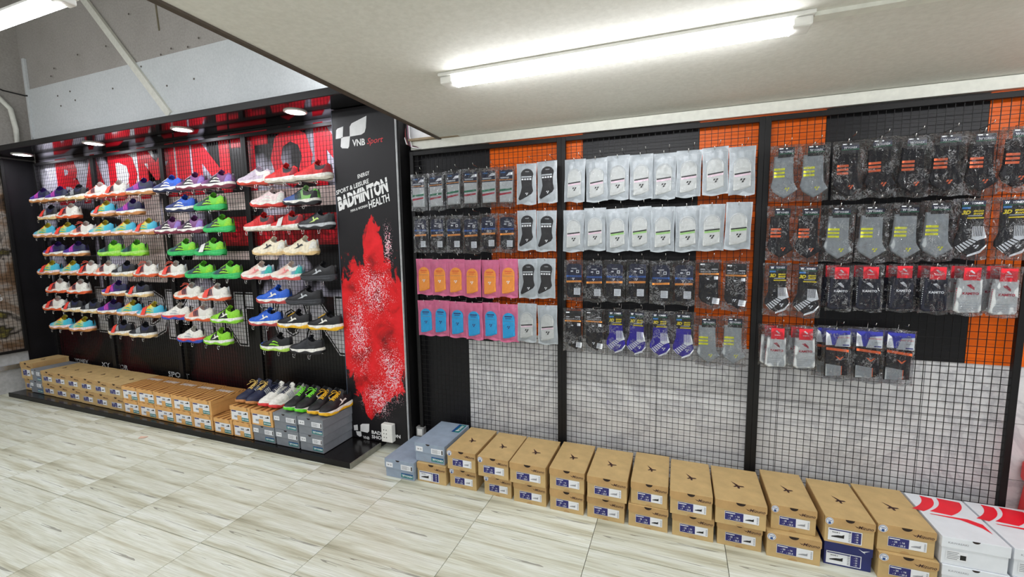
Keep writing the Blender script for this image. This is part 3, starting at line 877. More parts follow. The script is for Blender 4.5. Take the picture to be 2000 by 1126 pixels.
# name: look, upper, toe, heel, collar, panel, logo(mesh, material), midsole, outsole, laces
V_ = {
 'purple': ('purple and navy shoe with pink laces', NAVYPUR, LILAC, NAVY, NAVY, None, (ME_LOGO_S, PINK), WHITE, GUM, PINK),
 'black': ('black shoe with white-speckled gum sole', CHAR, BLACK, BLACK, NAVY, None, (ME_LOGO_S, SILV), WHITE, LGUM, CHAR),
 'wo': ('white shoe with coral laces and gum sole', WO, None, WHITE, None, None, (ME_LOGO_S, NAVY), WHITE, ORG, CORAL),
 'rainbow': ('rainbow blue and yellow shoe', RAINB, None, None, None, None, (ME_LOGO_W, TEAL), PALEP, GUM, CORAL),
 'green': ('bright lime green shoe with dark panel', GRNK, None, LIME, None, CHAR, (ME_LOGO_W, LIME), GREEN, GREEN, LIME),
 'limeshoe': ('pale green shoe with lime sole', GRNK, LIME, LIME, LIME, None, (ME_LOGO_S, CHAR), sm((168, 220, 110)), LIME, CHAR),
 'navyblue': ('blue and navy knit shoe', NAVYB, NAVY, BLUE, BLUE, None, (ME_LOGO_W, WHITE), WHITE, NAVY, WHITE),
 'plum': ('plum purple shoe with white sole', PURW, None, LILAC, PURW, BLACK, (ME_LOGO_W, WHITE), WHITE, sm((120, 40, 60)), LAV),
 'wred': ('pale lilac white shoe with red sole', LAV, WHITE, WHITE, WHITE, None, (ME_LOGO_M, LAV), WHITE, sm((206, 66, 44)), WHITE),
 'red': ('bright red shoe with white sole', REDU, REDU, sm((150, 26, 40)), BLACK, None, (ME_LOGO_S, REDU), WHITE, sm((214, 206, 190)), REDU),
 'pinkred': ('white and blush shoe with red sole', PALEP, WHITE, WHITE, PALEP, None, (ME_LOGO_W, WHITE), WHITE, sm((216, 60, 50)), WHITE),
 'bluelime': ('blue and lime striped shoe', BLUEGRN, sm((60, 80, 170)), BLACK, BLACK, None, (ME_LOGO_S, BLACK), WHITE, BLACK, BLACK),
 'blacklime': ('black shoe with pale lime side logo', CHAR, BLACK, BLACK, BLACK, None, (ME_LOGO_M, sm((206, 232, 130))), SILV, BLACK, BLACK),
 'cream': ('cream leather shoe with dark side logo', CREAM, None, WHITE, CREAM, None, (ME_LOGO_M, CHAR), CREAM, LGUM, CREAM),
 'wpb': ('white shoe with pink and teal heel', WPB, WHITE, TEAL, WHITE, None, (ME_LOGO_M, sm((240, 140, 140))), WHITE, sm((216, 84, 80)), WHITE),
 'allblack': ('all black shoe with black sole', BLACK, BLACK, BLACK, BLACK, None, (ME_LOGO_M, SILV), CHAR, CHAR, BLACK),
 'blue': ('royal blue shoe with white side logo', BLUE, BLUE, BLUE, BLUE, None, (ME_LOGO_M, WHITE), WHITE, sm((190, 70, 70)), BLUE),
 'byellow': ('black shoe with yellow laces', BLACK, BLACK, BLACK, BLACK, None, (ME_LOGO_M, WHITE), WHITE, YEL, YEL),
 'greenblk': ('black and lime shoe with white sole', LIME, BLACK, LIME, LIME, BLACK, (ME_LOGO_M, WHITE), WHITE, LIME, BLACK),
 'bblime': ('black shoe with blue toe and lime sole', BLACK, BLUE, BLACK, BLACK, None, (ME_LOGO_W, LIME), WHITE, sm((180, 220, 90)), BLACK),
 'wtri': ('white shoe with red and blue sole', WHITE, None, WHITE, None, None, (ME_LOGO_W, SILV), sm((226, 70, 70)), sm((50, 80, 180)), WHITE),
 'blackwht': ('black shoe with white sole edge', CHAR, BLACK, BLACK, BLACK, None, (ME_LOGO_M, CHAR), WHITE, BLACK, CHAR),
 'navygum': ('navy shoe with cream laces and gum sole', NAVY, NAVY, NAVY, NAVY, None, (ME_LOGO_S, SILV), NAVY, GUM, sm((230, 196, 110))),
 'whitered': ('white shoe with dark laces and red sole', WHITE, WHITE, WHITE, WHITE, None, (ME_LOGO_S, SILV), WHITE, sm((226, 60, 60)), NAVY),
 'blkgreen': ('black shoe with neon green laces', BLACK, BLACK, sm((20, 70, 50)), BLACK, None, (ME_LOGO_M, WHITE), WHITE, sm((100, 220, 40)), sm((130, 240, 60))),
 'blkyellow': ('black shoe with golden laces and yellow toe', BLACK, BLACK, BLACK, BLACK, None, (ME_LOGO_M, WHITE), WHITE, YEL, YEL),
}
TAGR = mat('coral_tag', (240, 70, 56), .5, var=.05); TAGW = mat('white_tag', (226, 226, 222), .5, var=.05)
def put(name, me, m, parent):
    o = bpy.data.objects.new(name, me)
    COL.objects.link(o); o.parent = parent
    o.material_slots[0].link = 'OBJECT'; o.material_slots[0].material = m
    return o
def shoe(kind, label, loc, rotz, group, tagm=None, loop=False, mirror=1, sc=1.0):
    look, up, toe, heel, col, pan, (lme, lm), mid, out, lace = V_[kind]
    t = thing('sport_shoe', label, 'shoe', loc, rotz, group)
    t.scale = (sc, sc * mirror, sc * 1.08)
    u = put('upper', ME_UP, up, t)
    put('lining', ME_LIN, BLACK if kind not in ('cream', 'wpb', 'wo', 'wred') else SILV, t)
    put('outsole', ME_OUT, out, t); put('midsole', ME_MID, mid, t)
    if toe: put('toe_cap', ME_TOE, toe, u)
    for side in ((0, 1) if loop or tagm is None else (0,)):
        if heel: put('heel_counter', ME_HEEL[side], heel, u)
        if col: put('collar_panel', ME_COLLAR[side], col, u)
        if pan: put('side_panel', ME_MID_PANEL[side], pan, u)
        put('side_logo', lme[side], lm, u)
    put('tongue', ME_TONGUE, up, t)
    put('laces', ME_LACEL if loop else ME_LACE, lace, t)
    if tagm: put('price_tag', ME_TAG, tagm, t)
    return t
# holder: two bent wire loops that reach out from the mesh
def hook_mesh():
    b = MB()
    b.tube([(-.009, .0, 0), (-.009, -.165, 0), (-.009, -.170, -.004), (-.009, -.170, -.024), (-.006, -.170, -.028), (.006, -.170, -.028), (.009, -.170, -.024), (.009, -.170, -.004), (.009, -.165, 0), (.009, 0, 0)], .0016, M_CHROME, 5)
    return b.mesh('shoe_hook', True)
ME_HOOK = hook_mesh()
ROWZ = [1.888, 1.724, 1.552, 1.372, 1.190, 1.012, .836, .650]
ROWN = ['top shoe row', 'second shoe row', 'third shoe row', 'fourth shoe row', 'fifth shoe row', 'sixth shoe row', 'seventh shoe row', 'bottom shoe row']
T = '+'
SHOES = [
 [(-5.80, 'purple'), (-5.51, 'purple'), (-5.20, 'black'), (-4.89, 'wo'), (-4.61, 'wo+'), (-4.29, 'purple'), (-3.93, 'navyblue'), (-3.63, 'plum'), (-3.35, 'plum'), (-2.955, 'wred'), (-2.677, 'red'), (-2.385, 'red')],
 [(-5.72, 'black+'), (-5.37, 'wo+'), (-4.83, 'rainbow+'), (-4.46, 'purple'), (-3.80, 'navyblue'), (-3.46, 'green'), (-2.83, 'pinkred'), (-2.515, 'bluelime')],
 [(-5.79, 'rainbow'), (-5.46, 'rainbow+'), (-5.17, 'wo'), (-4.87, 'rainbow'), (-4.57, 'rainbow'), (-4.28, 'rainbow+'), (-3.96, 'plum'), (-3.68, 'plum'), (-3.375, 'green'), (-2.937, 'red'), (-2.663, 'red*'), (-2.39, 'blacklime')],
 [(-5.68, 'purple+'), (-5.34, 'purple'), (-4.78, 'limeshoe'), (-4.46, 'limeshoe'), (-3.82, 'green'), (-3.50, 'green*'), (-2.853, 'cream'), (-2.545, 'cream')],
 [(-5.80, 'rainbow+'), (-5.47, 'rainbow'), (-5.17, 'wo+'), (-4.895, 'wo'), (-4.635, 'black'), (-4.33, 'wo+'), (-3.965, 'wo+'), (-3.625, 'green'), (-3.335, 'green'), (-2.987, 'wpb'), (-2.70, 'wpb'), (-2.39, 'allblack')],
 [(-5.73, 'wo+'), (-5.38, 'wo'), (-4.78, 'purple+'), (-4.45, 'black+'), (-3.80, 'wo'), (-3.49, 'wo+'), (-2.843, 'blue'), (-2.542, 'allblack')],
 [(-5.81, 'wo+'), (-5.48, 'black+'), (-5.18, 'black'), (-4.91, 'purple'), (-4.62, 'rainbow'), (-4.30, 'rainbow+'), (-3.97, 'wtri'), (-3.685, 'wo'), (-3.372, 'greenblk'), (-2.951, 'blue'), (-2.658, 'byellow'), (-2.375, 'byellow')],
 [(-5.73, 'rainbow'), (-5.38, 'rainbow'), (-4.77, 'black+'), (-4.45, 'black'), (-3.81, 'wtri'), (-3.50, 'greenblk'), (-2.852, 'bblime'), (-2.555, 'blackwht')]]
rs = random.Random(3)
for r, row in enumerate(SHOES):
    for k, (x, kind) in enumerate(row):
        tg = TAGR if kind.endswith('+') else (TAGW if kind.endswith('*') else None)
        kd = kind.rstrip('+*')
        look = V_[kd][0]
        lab = '%s, %s from left in %s' % (look, ORD[k], ROWN[r])
        a = rs.uniform(.03, .17); z = ROWZ[r] + rs.uniform(-.003, .003)
        ca, sa = math.cos(a), math.sin(a)
        yc = 2.415 + rs.uniform(-.008, .008)
        # heel sits half a shoe length towards +x
        shoe(kd, lab, (x + ca * SL / 2, yc + sa * SL / 2, ROWZ[r]), PI + a, 'shoes displayed on the wire racks', tg, loop=(kd in ('byellow', 'wo') and rs.random() < .5), mirror=1)
        for s in (-.075, .07):
            rk = SHOE_RACK[min(3, max(0, int((x + s + 6.15) / .99)))]
            o = obj('shoe_hook', ME_HOOK, rk, (x + s, 2.535, ROWZ[r] - .0018))
# four pairs on the shoe boxes
PAIRS = [('navygum', -2.975), ('whitered', -2.745), ('blkgreen', -2.50), ('blkyellow', -2.285)]
for k, (kd, x) in enumerate(PAIRS):
    for s in (-1, 1):
        lab = '%s on the boxes, %s' % (V_[kd][0], 'the one nearer the pillar' if s > 0 else 'the one farther from pillar')
        a = .10
        shoe(kd, lab, (x + s * .052 + .012, 2.185 + SL, .2815), -PI / 2 - a * 0.3, 'pairs of shoes on the boxes', None, True, s)

# ================================================================ SHOE BOXES
def card(name, c, var=.05): return mat(name, c, .62, var=var, scale=14, bump=.03)
KRAFT = card('kraft_card', (196, 166, 114)); KRAFT2 = card('kraft_card_flap', (184, 148, 97)); TAN = card('tan_card', (222, 170, 104)); GREYC = card('grey_card', (126, 131, 138)); GREYL = card('silver_grey_card', (146, 160, 178)); WHITEC = card('white_card', (226, 230, 236), .02); BLUEC = card('navy_card', (34, 42, 104))
LNAVY = mat('label_navy', (38, 38, 108), .5, var=.04); LWHITE = mat('label_white', (232, 234, 238), .5, var=.02); LGREY = mat('label_grey', (150, 152, 158), .5); TEALB = mat('logo_teal', (16, 122, 120), .45, var=.05); LOGOB = mat('logo_blue', (26, 74, 140), .45); HOLE = mat('hole_dark', (38, 26, 20), .9); DKBR = mat('ink_dark_brown', (58, 30, 26), .6); STRIPE = mat('stripe_brown', (150, 96, 44), .6, var=.06); STRIPEL = mat('stripe_light', (238, 194, 130), .6, var=.05)
BW, BH, BD = .200, .118, .325
def stripes_top():
    t = NT('tan_sunburst_card')
    sx = t.n('ShaderNodeSeparateXYZ'); t.l(t.coord(), sx.inputs[0])
    a = t.math('ARCTAN2', t.math('SUBTRACT', sx.outputs['Y'], .40), t.math('SUBTRACT', sx.outputs['X'], .02))
    s = t.math('SINE', t.math('MULTIPLY', a, 46.0))
    t.l(t.ramp(t.math('ADD', t.math('MULTIPLY', s, .5), .5), [(.42, (214, 160, 92)), (.58, (138, 86, 38))]), t.b.inputs['Base Color'])
    t.b.inputs['Roughness'].default_value = .55
    return t.m
SUN = stripes_top()
def bird(b, cx, cy, k, z, m):
    """running bird mark printed on the lid"""
    for pts in ([(-.75, .95), (-.25, -.05), (.1, .0), (-.05, .25)], [(-.2, -.05), (-.05, -.75), (.18, -.72), (.15, .06)], [(.0, -.0), (.62, .05), (.75, -.14), (.18, -.3)], [(-.22, .0), (-.62, -.42), (-.4, -.48), (-.02, -.2)]):
        b.add([(cx + x * k, cy + y * k, z) for x, y in pts], [tuple(range(len(pts)))], m)
def yx(b, cx, cz, k, y, m):
    """two-stroke flag mark beside the maker's name"""
    for dx in (0, .55):
        b.poly([(cx + (dx - .6) * k, cz - .5 * k), (cx + (dx - .38) * k, cz - .5 * k), (cx + (dx + .05) * k, cz + .5 * k), (cx + (dx - .17) * k, cz + .5 * k)], y, m)
        b.poly([(cx + (dx - .75) * k, cz + .5 * k), (cx + (dx - .5) * k, cz + .5 * k), (cx + (dx - .34) * k, cz), (cx + (dx - .52) * k, cz - .05 * k)], y, m)
def halfdisc(cx, z, r, up=False, n=10):
    return [(cx + r * math.cos(PI + PI * k / n), z + (r * .72) * math.sin(PI + PI * k / n) * (-1 if up else 1)) for k in range(n + 1)]
def size_label(b, x0, z0, x1, z1, y, frac=.55, swap=False, shoe_icon=True):
    b.rect(x0 - .0015, z0 - .0015, x1 + .0015, z1 + .0015, y, LWHITE)
    xm = x0 + (x1 - x0) * frac
    H = z1 - z0
    if not swap:
        b.rect(x0, z0, xm, z1, y - .0004, LNAVY)
        for k, (s, f) in enumerate((('JP 25.5', .62), ('US 8   UK 7.5', .32))):
            pass
        b.rect(x0 + .002, z1 - H * .20, x0 + (xm - x0) * .55, z1 - H * .10, y - .0008, LWHITE)
        b.text('- 25   - 16', (x0 + xm) / 2, z0 + H * .55, H * .2, y - .0008, LWHITE, bold=.02)
        b.text('- 7    - 25.5', (x0 + xm) / 2, z0 + H * .2, H * .2, y - .0008, LWHITE, bold=.02)
        xs, xe = xm, x1
    else:
        xs, xe = x0, x0 + (x1 - x0) * .70
        b.rect(xe, z0 + .002, x1 - .002, z1 - .002, y - .0004, LNAVY)
        for k in range(4): b.text('- 25', (xe + x1) / 2, z0 + H * (.18 + .21 * k), H * .12, y - .0008, LWHITE, bold=.02)
        b.rect(x0 + .002, z1 - H * .13, xe - .002, z1 - H * .04, y - .0004, LNAVY)
        b.text('WAVE 2', x0 + (xe - x0) * .32, z1 - H * .30, H * .12, y - .0004, M_INKB, bold=.02)
    # shoe silhouette and bar code
    w_ = xe - xs
    if shoe_icon:
        cx, cz = xs + w_ * .42, z0 + H * .38
        b.poly([(cx - .30 * w_, cz - .1 * H), (cx + .26 * w_, cz - .1 * H), (cx + .27 * w_, cz + .22 * H), (cx + .16 * w_, cz + .12 * H), (cx - .02 * w_, cz + .10 * H), (cx - .28 * w_, cz - .02 * H)][::1], y - .0005, M_INKB if shoe_icon == 1 else LGREY)
    for k in range(6):
        b.rect(xe - w_ * .13, z0 + H * (.08 + .14 * k), xe - w_ * .03, z0 + H * (.15 + .14 * k), y - .0005, LGREY)
def kraft_parts(sticker, icon, swap=False):
    P = []
    b = MB(); b.box((-BW / 2 + .002, .002, 0), (BW / 2 - .002, BD - .002, BH - .004), KRAFT, .0015); P.append(('box_body', b.mesh('box_body'), []))
    sub = []
    b = MB()
    b.box((-BW / 2, .001, BH - .006), (BW / 2, BD, BH), KRAFT, .0015)
    fl = [(-BW / 2, BH - .002), (-BW / 2, BH - .030), (-BW / 2 + .004, BH - .037), (-BW / 2 + .014, BH - .041), (BW / 2 - .014, BH - .041), (BW / 2 - .004, BH - .037), (BW / 2, BH - .030), (BW / 2, BH - .002)]
    b.slab(fl, -.0012, .003, KRAFT2)
    for s in (-1, 1):
        x = s * BW / 2
        b.box((min(x, x + s * .0012), .012, BH - .038), (max(x, x + s * .0012), BD - .03, BH - .002), KRAFT2)
    lid = b.mesh('lid')
    b = MB(); b.poly(halfdisc(0, BH - .0015, .0185), -.0018, HOLE); sub.append(('finger_notch', b.mesh('finger_notch')))
    b = MB(); bird(b, .004, BD * .47, .036, BH + .0006, DKBR); sub.append(('lid_emblem', b.mesh('lid_emblem')))
    b = MB()
    bx = .058
    b.text('Mizuno', bx + .005, BH - .026, .0145, -.0018, DKBR, shear=.35, bold=.012)
    b.poly([(bx - .040, BH - .021), (bx - .028, BH - .027), (bx - .022, BH - .021), (bx - .027, BH - .030), (bx - .030, BH - .030)], -.0018, DKBR)
    sub.append(('lid_wordmark', b.mesh('lid_wordmark')))
    if sticker:
        b = MB()
        b.poly(ellipse(-.082, BH - .019, .0165, .0165, 20), -.0019, LWHITE)
        for r_ in (.0145,):
            b.poly(ellipse(-.082, BH - .019, r_, r_, 20), -.0022, LOGOB); b.poly(ellipse(-.082, BH - .019, r_ - .0018, r_ - .0018, 20), -.0025, LWHITE)
        b.text('Chính', -.082, BH - .015, .006, -.0028, LOGOB, bold=.03)
        b.rect(-.087, BH - .031, -.077, BH - .021, -.0028, LOGOB)
        sub.append(('round_sticker', b.mesh('round_sticker')))
    P.append(('lid', lid, sub))
    b = MB()
    if swap: size_label(b, -.083, .012, .050, .066, .0006, swap=True)
    else: size_label(b, -.060, .026, .070, .066, .0006, shoe_icon=icon)
    P.append(('size_label', b.mesh('size_label'), []))
    b = MB(); b.poly(halfdisc(0, .0005, .017, True), .0014, KRAFT2); P.append(('tab', b.mesh('tab'), []))
    return P
def navy_parts():
    P = []
    b = MB(); b.box((-BW / 2 + .002, .002, 0), (BW / 2 - .002, BD - .002, BH - .004), BLUEC, .0015); P.append(('box_body', b.mesh('box_body'), []))
    b = MB(); b.box((-BW / 2, .001, BH - .006), (BW / 2, BD, BH), BLUEC, .0015); b.box((-BW / 2, -.001, BH - .048), (BW / 2, .002, BH - .002), BLUEC); lid = b.mesh('lid')
    c = MB(); c.poly([(.040, BH - .018), (.060, BH - .026), (.088, BH - .020), (.066, BH - .030), (.070, BH - .036), (.058, BH - .030)], -.0016, LWHITE)
    P.append(('lid', lid, [('lid_emblem', c.mesh('lid_emblem'))]))
    b = MB(); size_label(b, -.088, .010, .055, .064, .0006, swap=True); P.append(('size_label', b.mesh('size_label'), []))
    return P
def tan_parts():
    P = []
    b = MB(); b.box((-BW / 2 + .002, .002, 0), (BW / 2 - .002, BD - .002, BH - .004), TAN, .0015); P.append(('box_body', b.mesh('box_body'), []))
    b = MB(); b.box((-BW / 2, .0, BH - .004), (BW / 2, BD, BH), SUN); b.box((-BW / 2 - .001, -.001, BH - .032), (BW / 2 + .001, BD + .001, BH - .004), TAN, .001); lid = b.mesh('lid')
    c = MB(); c.poly(ellipse(.074, BH - .016, .006, .009, 12), -.0014, HOLE); c.poly(ellipse(.074, BH - .016, .003, .006, 12), -.0018, TAN)
    e = MB()
    for k in range(5): e.add([(-.085 + .03 * k, .20 + .01 * (k % 2), BH + .0006), (-.07 + .03 * k, .205, BH + .0006), (-.06 + .03 * k, .25, BH + .0006), (-.075 + .03 * k, .245, BH + .0006)], [(0, 1, 2, 3)], LWHITE)
    P.append(('lid', lid, [('ring_mark', c.mesh('ring_mark')), ('lid_emblem', e.mesh('lid_emblem'))]))
    b = MB()
    b.rect(-.088, .012, .078, BH - .034, .0008, LWHITE)
    b.rect(-.086, BH - .045, -.04, BH - .036, .0003, LNAVY)
    b.poly([(.030, .062), (.066, .062), (.066, .072), (.056, .076), (.046, .068), (.031, .066)], .0002, M_INKB)
    b.rect(-.02, .058, .012, .072, .0003, LGREY); b.rect(-.06, .03, -.03, .045, .0003, LGREY)
    b.rect(-.03, .012, .012, .05, .0002, TAN)
    b.rect(.012, .010, .082, .036, .0001, TEALB)
    yx(b, .026, .023, .013, -.0003, LWHITE); b.text('YONEX', .058, .023, .011, -.0003, LWHITE, bold=.03)
    P.append(('size_label', b.mesh('size_label'), []))
    return P
def grey_parts(light=False, topmark=False):
    P = []
    G = GREYL if light else GREYC
    b = MB(); b.box((-BW / 2 + .002, .002, 0), (BW / 2 - .002, BD - .002, BH - .004), G, .0015); P.append(('box_body', b.mesh('box_body'), []))
    b = MB(); b.box((-BW / 2 - .0025, -.0030, BH * .5), (BW / 2 + .0025, BD + .001, BH), G, .0015); lid = b.mesh('lid')
    sub = []
    c = MB(); c.poly(halfdisc(-.01, BH - .001, .014), -.0036, HOLE); sub.append(('finger_notch', c.mesh('finger_notch')))
    c = MB()
    c.rect(-.092, BH - .052, -.045, BH - .022, -.0036, LWHITE); c.text('36 13', -.068, BH - .037, .010, -.0040, M_INKB, bold=.02)
    sub.append(('paper_sticker', c.mesh('paper_sticker'))); c = MB()
    c.rect(.012, BH - .056, .092, BH - .022, -.0036, LWHITE)
    for k in range(5): c.rect(.018, BH - .030 - .005 * k, .055 + .02 * (k % 2), BH - .0275 - .005 * k, -.0040, LGREY)
    c.rect(.082, BH - .052, .090, BH - .026, -.0040, M_INKB)
    sub.append(('paper_sticker', c.mesh('paper_sticker')))
    if topmark:
        c = MB()
        c.add([(.04, .20, BH + .0008), (.092, .20, BH + .0008), (.092, .315, BH + .0008), (.04, .315, BH + .0008)], [(0, 1, 2, 3)], TEALB)
        c.add([(.04, .20, BH + .0012), (.055, .20, BH + .0012), (.055, .315, BH + .0012), (.04, .315, BH + .0012)], [(0, 1, 2, 3)], LOGOB)
        V, F, d = text_geo('YONEX', .03, 0)
        kx = .075 / d[0]
        c.add([(.074 - y * kx * 1.2, .265 + x * kx, BH + .0016) for x, y in V], F, LWHITE)
        for k in range(2):
            c.add([(.060 + .0, .214 + .010 * k, BH + .0016), (.060, .220 + .010 * k, BH + .0016), (.082, .226 + .010 * k, BH + .0016), (.082, .219 + .010 * k, BH + .0016)], [(0, 1, 2, 3)], LWHITE)
        sub.append(('lid_emblem', c.mesh('lid_emblem')))
    P.append(('lid', lid, sub))
    b = MB(); b.rect(.010, .012, .092, .040, .0008, TEALB); b.rect(.010, .034, .092, .040, .0004, LOGOB)
    yx(b, .028, .025, .015, 0, LWHITE); b.text('YONEX', .063, .025, .012, 0, LWHITE, bold=.03)
    P.append(('maker_mark', b.mesh('maker_mark'), []))
    return P
def white_parts():
    P = []
    b = MB(); b.box((-BW / 2 + .002, .002, 0), (BW / 2 - .002, BD - .002, BH - .004), WHITEC, .0015); P.append(('box_body', b.mesh('box_body'), []))
    b = MB(); b.box((-BW / 2 - .0015, -.0015, BH - .045), (BW / 2 + .0015, BD + .001, BH), WHITEC, .0015); lid = b.mesh('lid')
    sub = []
    c = MB(); c.poly(halfdisc(0.0, BH - .001, .012), -.0022, HOLE); sub.append(('finger_notch', c.mesh('finger_notch')))
    c = MB(); c.text('KAWASAKI', -.052, BH - .022, .008, -.0022, LGREY, width=.06); sub.append(('lid_wordmark', c.mesh('lid_wordmark')))
    c = MB()
    z = BH + .0008
    def arc(x0, w_):
        V = []
        for k in range(9):
            u = k / 8
            y = .315 - .13 * u; xx = x0 - .05 * u * u * 1.5
            V += [(xx, y, z), (xx + w_ * (1 - .1 * u), y - .01, z)]
        c.add(V, [(2 * k, 2 * k + 2, 2 * k + 3, 2 * k + 1) for k in range(8)], M_RED)
    arc(-.050, .040); arc(.010, .075)
    c.add([(-.075, .165, z), (.05, .165, z), (.085, .14, z), (.085, .075, z), (.07, .11, z), (.02, .150, z), (-.07, .160, z)], [tuple(range(7))], M_RED)
    sub.append(('lid_emblem', c.mesh('lid_emblem')))
    P.append(('lid', lid, sub))
    b = MB(); b.rect(-.085, .022, -.02, .062, .0006, LWHITE)
    for k in range(5): b.rect(-.082, .026 + .007 * k, -.05 + .004 * (k % 3), .029 + .007 * k, .0002, LGREY)
    b.rect(-.042, .028, -.024, .048, .0002, M_INKB); P.append(('size_label', b.mesh('size_label'), []))
    return P
BOXES = {'kraft': kraft_parts(False, 1), 'kraftg': kraft_parts(False, 2), 'krafts': kraft_parts(True, 2), 'kraftw': kraft_parts(False, 1, True), 'kraftws': kraft_parts(True, 1, True), 'navy': navy_parts(), 'tan': tan_parts(), 'grey': grey_parts(), 'greyl': grey_parts(True, True), 'white': white_parts()}
LOOK = {'kraft': 'brown shoe box with navy size label', 'kraftg': 'brown shoe box with navy size label', 'krafts': 'brown shoe box with round white sticker', 'kraftw': 'brown shoe box with wide white label', 'kraftws': 'brown shoe box with wide white label', 'navy': 'navy blue shoe box', 'tan': 'tan shoe box with striped lid', 'grey': 'dark grey shoe box with teal mark', 'greyl': 'silver grey shoe box with teal mark', 'white': 'white shoe box with red lid stripes'}
def shoebox(kind, label, x0, x1, y, z, group, rot=0.0, dsc=1.0):
    t = thing('shoe_box', label, 'shoe box', ((x0 + x1) / 2, y, z), rot, group)
    t.scale = ((x1 - x0 - .0065) / BW, dsc, 1)
    for nm, me, sub in BOXES[kind]:
        o = obj(nm, me, t)
        for n2, m2 in sub: obj(n2, m2, o)
    return t
# right: stacks on the floor (bottom kind, top kind, edges)
RIGHT = [
 (('greyl', -1.682, -1.468, 2.135), None),
 (('kraftw', -1.465, -1.258, 2.155), ('greyl', -1.482, -1.272, 2.170)),
 (('krafts', -1.245, -1.062, 2.165), ('krafts', -1.250, -1.058, 2.150)),
 (('krafts', -1.018, -.842, 2.160), ('krafts', -1.045, -.850, 2.138)),
 (('kraftg', -.834, -.636, 2.152), ('kraftg', -.848, -.634, 2.134)),
 (('kraftg', -.622, -.430, 2.147), ('kraftg', -.623, -.426, 2.146)),
 (('kraftg', -.420, -.220, 2.149), ('kraftg', -.418, -.208, 2.136)),
 (('kraft', -.209, -.011, 2.149), ('kraft', -.199, -.015, 2.154)),
 (('kraft', .0, .195, 2.148), ('kraft', -.012, .184, 2.134)),
 (('kraft', .201, .398, 2.152), ('kraft', .188, .408, 2.130)),
 (('krafts', .406, .624, 2.139), ('krafts', .423, .608, 2.168)),
 (('navy', .635, .817, 2.170), ('kraftws', .626, .812, 2.149)),
 (('krafts', .823, 1.030, 2.150), ('krafts', .818, 1.020, 2.164)),
 (('white', 1.034, 1.246, 2.150), ('white', 1.026, 1.240, 2.152)),
 (('white', 1.252, 1.462, 2.150), ('white', 1.246, 1.456, 2.155))]
for k, (bo, to) in enumerate(RIGHT):
    if bo: shoebox(bo[0], '%s, bottom of %s stack from the splash pillar' % (LOOK[bo[0]], ORD[k]), bo[1], bo[2], bo[3], 0.0, 'shoe boxes on the floor')
    if to: shoebox(to[0], '%s, top of %s stack from the splash pillar' % (LOOK[to[0]], ORD[k]), to[1], to[2], to[3], BH + .001, 'shoe boxes on the floor')
# left: two layers along the platform
PZ = .040
LEFTB = [('kraft', -6.05, -5.955), ('grey', -5.955, -5.735)] + [('kraft', -5.73 + .2185 * k, -5.73 + .2185 * (k + 1)) for k in range(6)] + [('tan', -4.415 + .2265 * k, -4.415 + .2265 * (k + 1)) for k in range(5)] + [('tan', -3.27, -3.066), ('tan', -3.062, -2.862), ('grey', -2.858, -2.642), ('grey', -2.636, -2.418), ('grey', -2.412, -2.200)]
LEFTT = [None, ('grey', -5.905, -5.735)] + [('kraft', -5.73 + .2185 * k, -5.73 + .2185 * (k + 1)) for k in range(6)] + [('tan', -4.415 + .2265 * k, -4.415 + .2265 * (k + 1)) for k in range(5)] + [None, ('tan', -3.080, -2.868), ('tan', -2.864, -2.650), ('grey', -2.644, -2.424), ('grey', -2.418, -2.192)]
for k, e in enumerate(LEFTB):
    yy = 2.222 - .0042 * min(k, 13)
    if k == 0: continue
    shoebox(e[0], '%s, bottom of stack %s from left on the platform' % (LOOK[e[0]], ORD[k - 1]), e[1], e[2], yy, PZ, 'shoe boxes on the platform', 0.0, .9)
    if LEFTT[k]:
        e = LEFTT[k]
        shoebox(e[0], '%s, top of stack %s from left on the platform' % (LOOK[e[0]], ORD[k - 1]), e[1], e[2], yy - .002, PZ + BH + .001, 'shoe boxes on the platform', 0.0, .9)
# small box at the far end and a taller one on top of it
shoebox('kraft', 'small brown shoe box at the far left end of the platform', -6.12, -5.96, 2.24, PZ, 'shoe boxes on the platform', 0.0, .84)
lying = shoebox('kraft', 'tall plain brown shoe box on top at the far left corner', -6.125, -5.920, 2.225, PZ + BH + .001, 'shoe boxes on the platform')
lying.scale = (lying.scale[0], .9, 1.42)
bb = MB()
V, F, dd = text_geo('Mizuno King', .01, .3)
bb.add([(BW / 2 + .0016, .15 + x * .18 / dd[0], .05 + z * .03 / dd[1]) for x, z in V], F, DKBR)
obj('side_wordmark', bb.mesh('side_wordmark'), lying)
